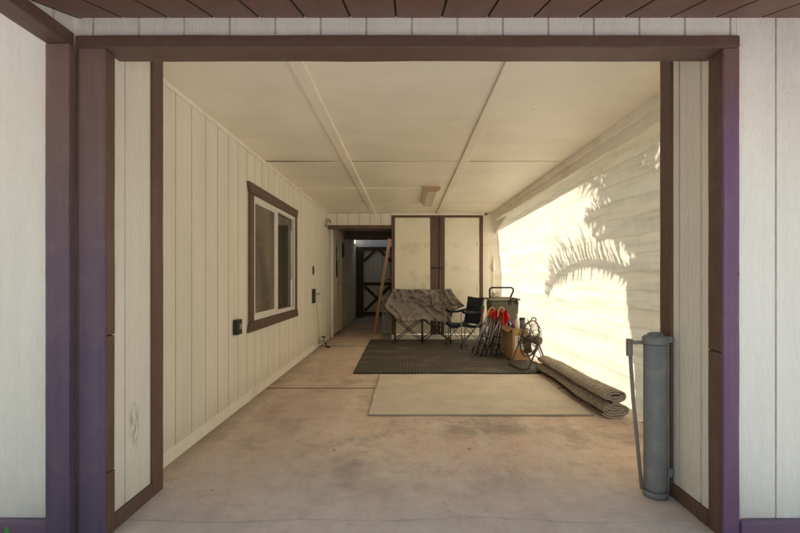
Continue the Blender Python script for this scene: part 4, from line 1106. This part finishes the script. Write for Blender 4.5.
# old leaf bases along the trunk
for i in range(110):
    z = random.uniform(.2, dZ+1.2); a = random.uniform(0, 2*math.pi); c = Vector((XP+.03*math.sin(z), 3.28+dY, z)); o_ = Vector((math.cos(a), math.sin(a), 0))
    s_ = Vector((-math.sin(a), math.cos(a), 0)); l = random.uniform(.08, .2)
    p0 = c+o_*(.30-.13*max(0, min(1, (z-dZ-.55)/.6))); mb.prism([p0-s_*.05, p0+s_*.05, p0+o_*l*.45+Vector((0,0,l))+s_*.02, p0+o_*l*.45+Vector((0,0,l))-s_*.02], o_*.012)
mb.build('leaf_bases', M['palm_bark'], pm)
def frond(path, up_len, dn_len, dx=0.0, n=46, droop=0.0, lean=.55):
    """path: (y, z) of the rachis as its shadow would fall; leaflets both sides"""
    pts = []
    P = [Vector((XP, y+dY, z+dZ)) for y, z in path]
    for i in range(len(P)-1):
        for k in range(8):
            t = k/8; a = P[max(i-1,0)]; b = P[i]; c = P[i+1]; d = P[min(i+2,len(P)-1)]
            pts.append(.5*((2*b)+(c-a)*t+(2*a-5*b+4*c-d)*t*t+(3*b-a-3*c+d)*t**3))
    pts.append(P[-1])
    L_ = len(pts)
    pts = [p+Vector((dx*(i/L_)**1.2, dx*(i/L_)**1.2*sv.y/sv.x, dx*(i/L_)**1.2*sv.z/sv.x)) for i, p in enumerate(pts)]
    m = MB(); m.tube(pts, [.048*(1-.8*i/L_)+.005 for i in range(L_)], 6)
    for k in range(n):
        f = .10+.90*k/n; q = f*(L_-1); i = int(q); p = pts[i].lerp(pts[min(i+1,L_-1)], q-i)
        t = (pts[min(i+1,L_-1)]-pts[max(i-1,0)]).normalized()
        nrm = Vector((1,0,0)).cross(t).normalized()
        if nrm.z < 0: nrm = -nrm
        for sg, ln in ((1, up_len), (-1, dn_len)):
            if random.random() < .06: continue
            l = ln*(math.sin(math.pi*min(1, f*.82+.14))**.7)*random.uniform(.55,1.15)
            dirv = (t*(lean+random.uniform(-.28,.28))+nrm*sg+Vector((random.uniform(-.5,.5),0,0))).normalized()
            e = p+dirv*l-Vector((0,0,droop*l)); mid = p+dirv*l*.5+Vector((0,0,.06*l))-t*.05*l
            w = t*.017
            v = [m.bm.verts.new(x) for x in (p-w*.6, p+w*.6, mid+w, e, mid-w)]
            m.bm.faces.new(v)
    return m.build('frond', M['palm_leaf'], pm)
cy, cz = 3.30, 1.35
frond([(cy,1.06),(3.75,1.25),(4.33,1.365),(4.95,1.30),(5.40,1.17),(5.62,.99)], .52, .17, n=92, lean=.62)
frond([(cy,cz),(3.55,1.75),(3.95,2.15),(4.45,2.42)], .40, .34, dx=.2, n=56)
frond([(cy,cz),(3.45,1.85),(3.7,2.35),(4.0,2.75)], .40, .34, dx=-.2, n=50)
frond([(cy,cz),(3.65,1.62),(4.05,1.82),(4.35,1.86)], .30, .20, dx=.5, n=40)
frond([(cy,cz),(3.35,1.95),(3.45,2.5),(3.6,3.0)], .36, .3, dx=.1, n=50)
frond([(cy,1.5),(3.6,2.1),(4.2,2.55),(4.9,2.75)], .42, .36, dx=.6, n=50)
frond([(cy,1.2),(3.5,1.48),(3.82,1.62),(4.12,1.60)], .26, .16, dx=-.6, n=36)
for a in range(9):
    th = R(130+a*16+random.uniform(-5,5)); l = random.uniform(1.5,2.0)
    frond([(cy,cz+.1), (cy+.35*l*math.cos(th), cz+.1+.4*l*math.sin(th)), (cy+.75*l*math.cos(th), cz+.1+.6*l*math.sin(th)), (cy+l*math.cos(th), cz+.55*l*math.sin(th)-.1)], .34, .30, dx=random.uniform(-1.2,1.2), n=40)
random.seed(5)
frond([(3.15,1.3),(3.25,1.75),(3.38,2.1),(3.6,2.3)], .22, .2, dx=.4, n=30)
frond([(3.1,1.2),(3.15,1.8),(3.12,2.2),(3.2,2.5)], .26, .24, dx=-.4, n=34)
for i in range(5):
    th = R(38+11*i+random.uniform(-4, 4)); l = random.uniform(.9, 1.5); b_ = random.uniform(-.25, .1)
    frond([(cy-.1,cz+.05), (cy+.35*l*math.cos(th+.25), cz+.4*l*math.sin(th+.25)), (cy+.75*l*math.cos(th+.05), cz+.75*l*math.sin(th+.05)), (cy+l*math.cos(th-.2+b_), cz+l*math.sin(th-.25+b_))], .30, .26, dx=random.uniform(-.9,.9), n=40)
for i in range(5):
    frond([(3.42+.03*i,1.30),(3.52+.03*i,1.15-.05*i),(3.56+.03*(i % 3),.95-.10*i)], .10, .10, dx=random.uniform(-.2,.2), n=16, droop=.8)

# ------------------------------------------------------------------ light, world, camera
w = bpy.data.worlds.new('World'); scene.world = w; w.use_nodes = True
nt = w.node_tree; bgd = nt.nodes['Background']
sky = nt.nodes.new('ShaderNodeTexSky'); sky.sky_type = 'NISHITA'; sky.sun_disc = False
sky.sun_elevation = EL; sky.sun_rotation = math.pi/2-AZ; sky.air_density = 2.6; sky.dust_density = 1.2; sky.ozone_density = 3.5
nt.links.new(sky.outputs[0], bgd.inputs[0]); bgd.inputs[1].default_value = .15
sl = bpy.data.lights.new('sun', 'SUN'); sl.energy = 5.0; sl.angle = R(.53); sl.color = (1.0,.955,.90)
so = bpy.data.objects.new('sun', sl); C.objects.link(so)
so.rotation_euler = sv.to_track_quat('Z', 'Y').to_euler(); so.location = sv*20

cam = bpy.data.cameras.new('camera'); co = bpy.data.objects.new('camera', cam); C.objects.link(co)
co.location = (0,0,H); co.rotation_euler = (math.pi/2,0,0)
cam.sensor_width = 36; cam.lens = 36*430/800
cam.shift_x = -(407-400)/800; cam.shift_y = (277.5-266.5)/800
cam.clip_start = .02; cam.clip_end = 2000
scene.camera = co
scene.view_settings.view_transform = 'Standard'; scene.view_settings.look = 'None'; scene.view_settings.exposure = 0
scene.cycles.max_bounces = 12; scene.cycles.diffuse_bounces = 8; scene.cycles.transmission_bounces = 8
scene.cycles.sample_clamp_indirect = 6
scene.cycles.use_denoising = True
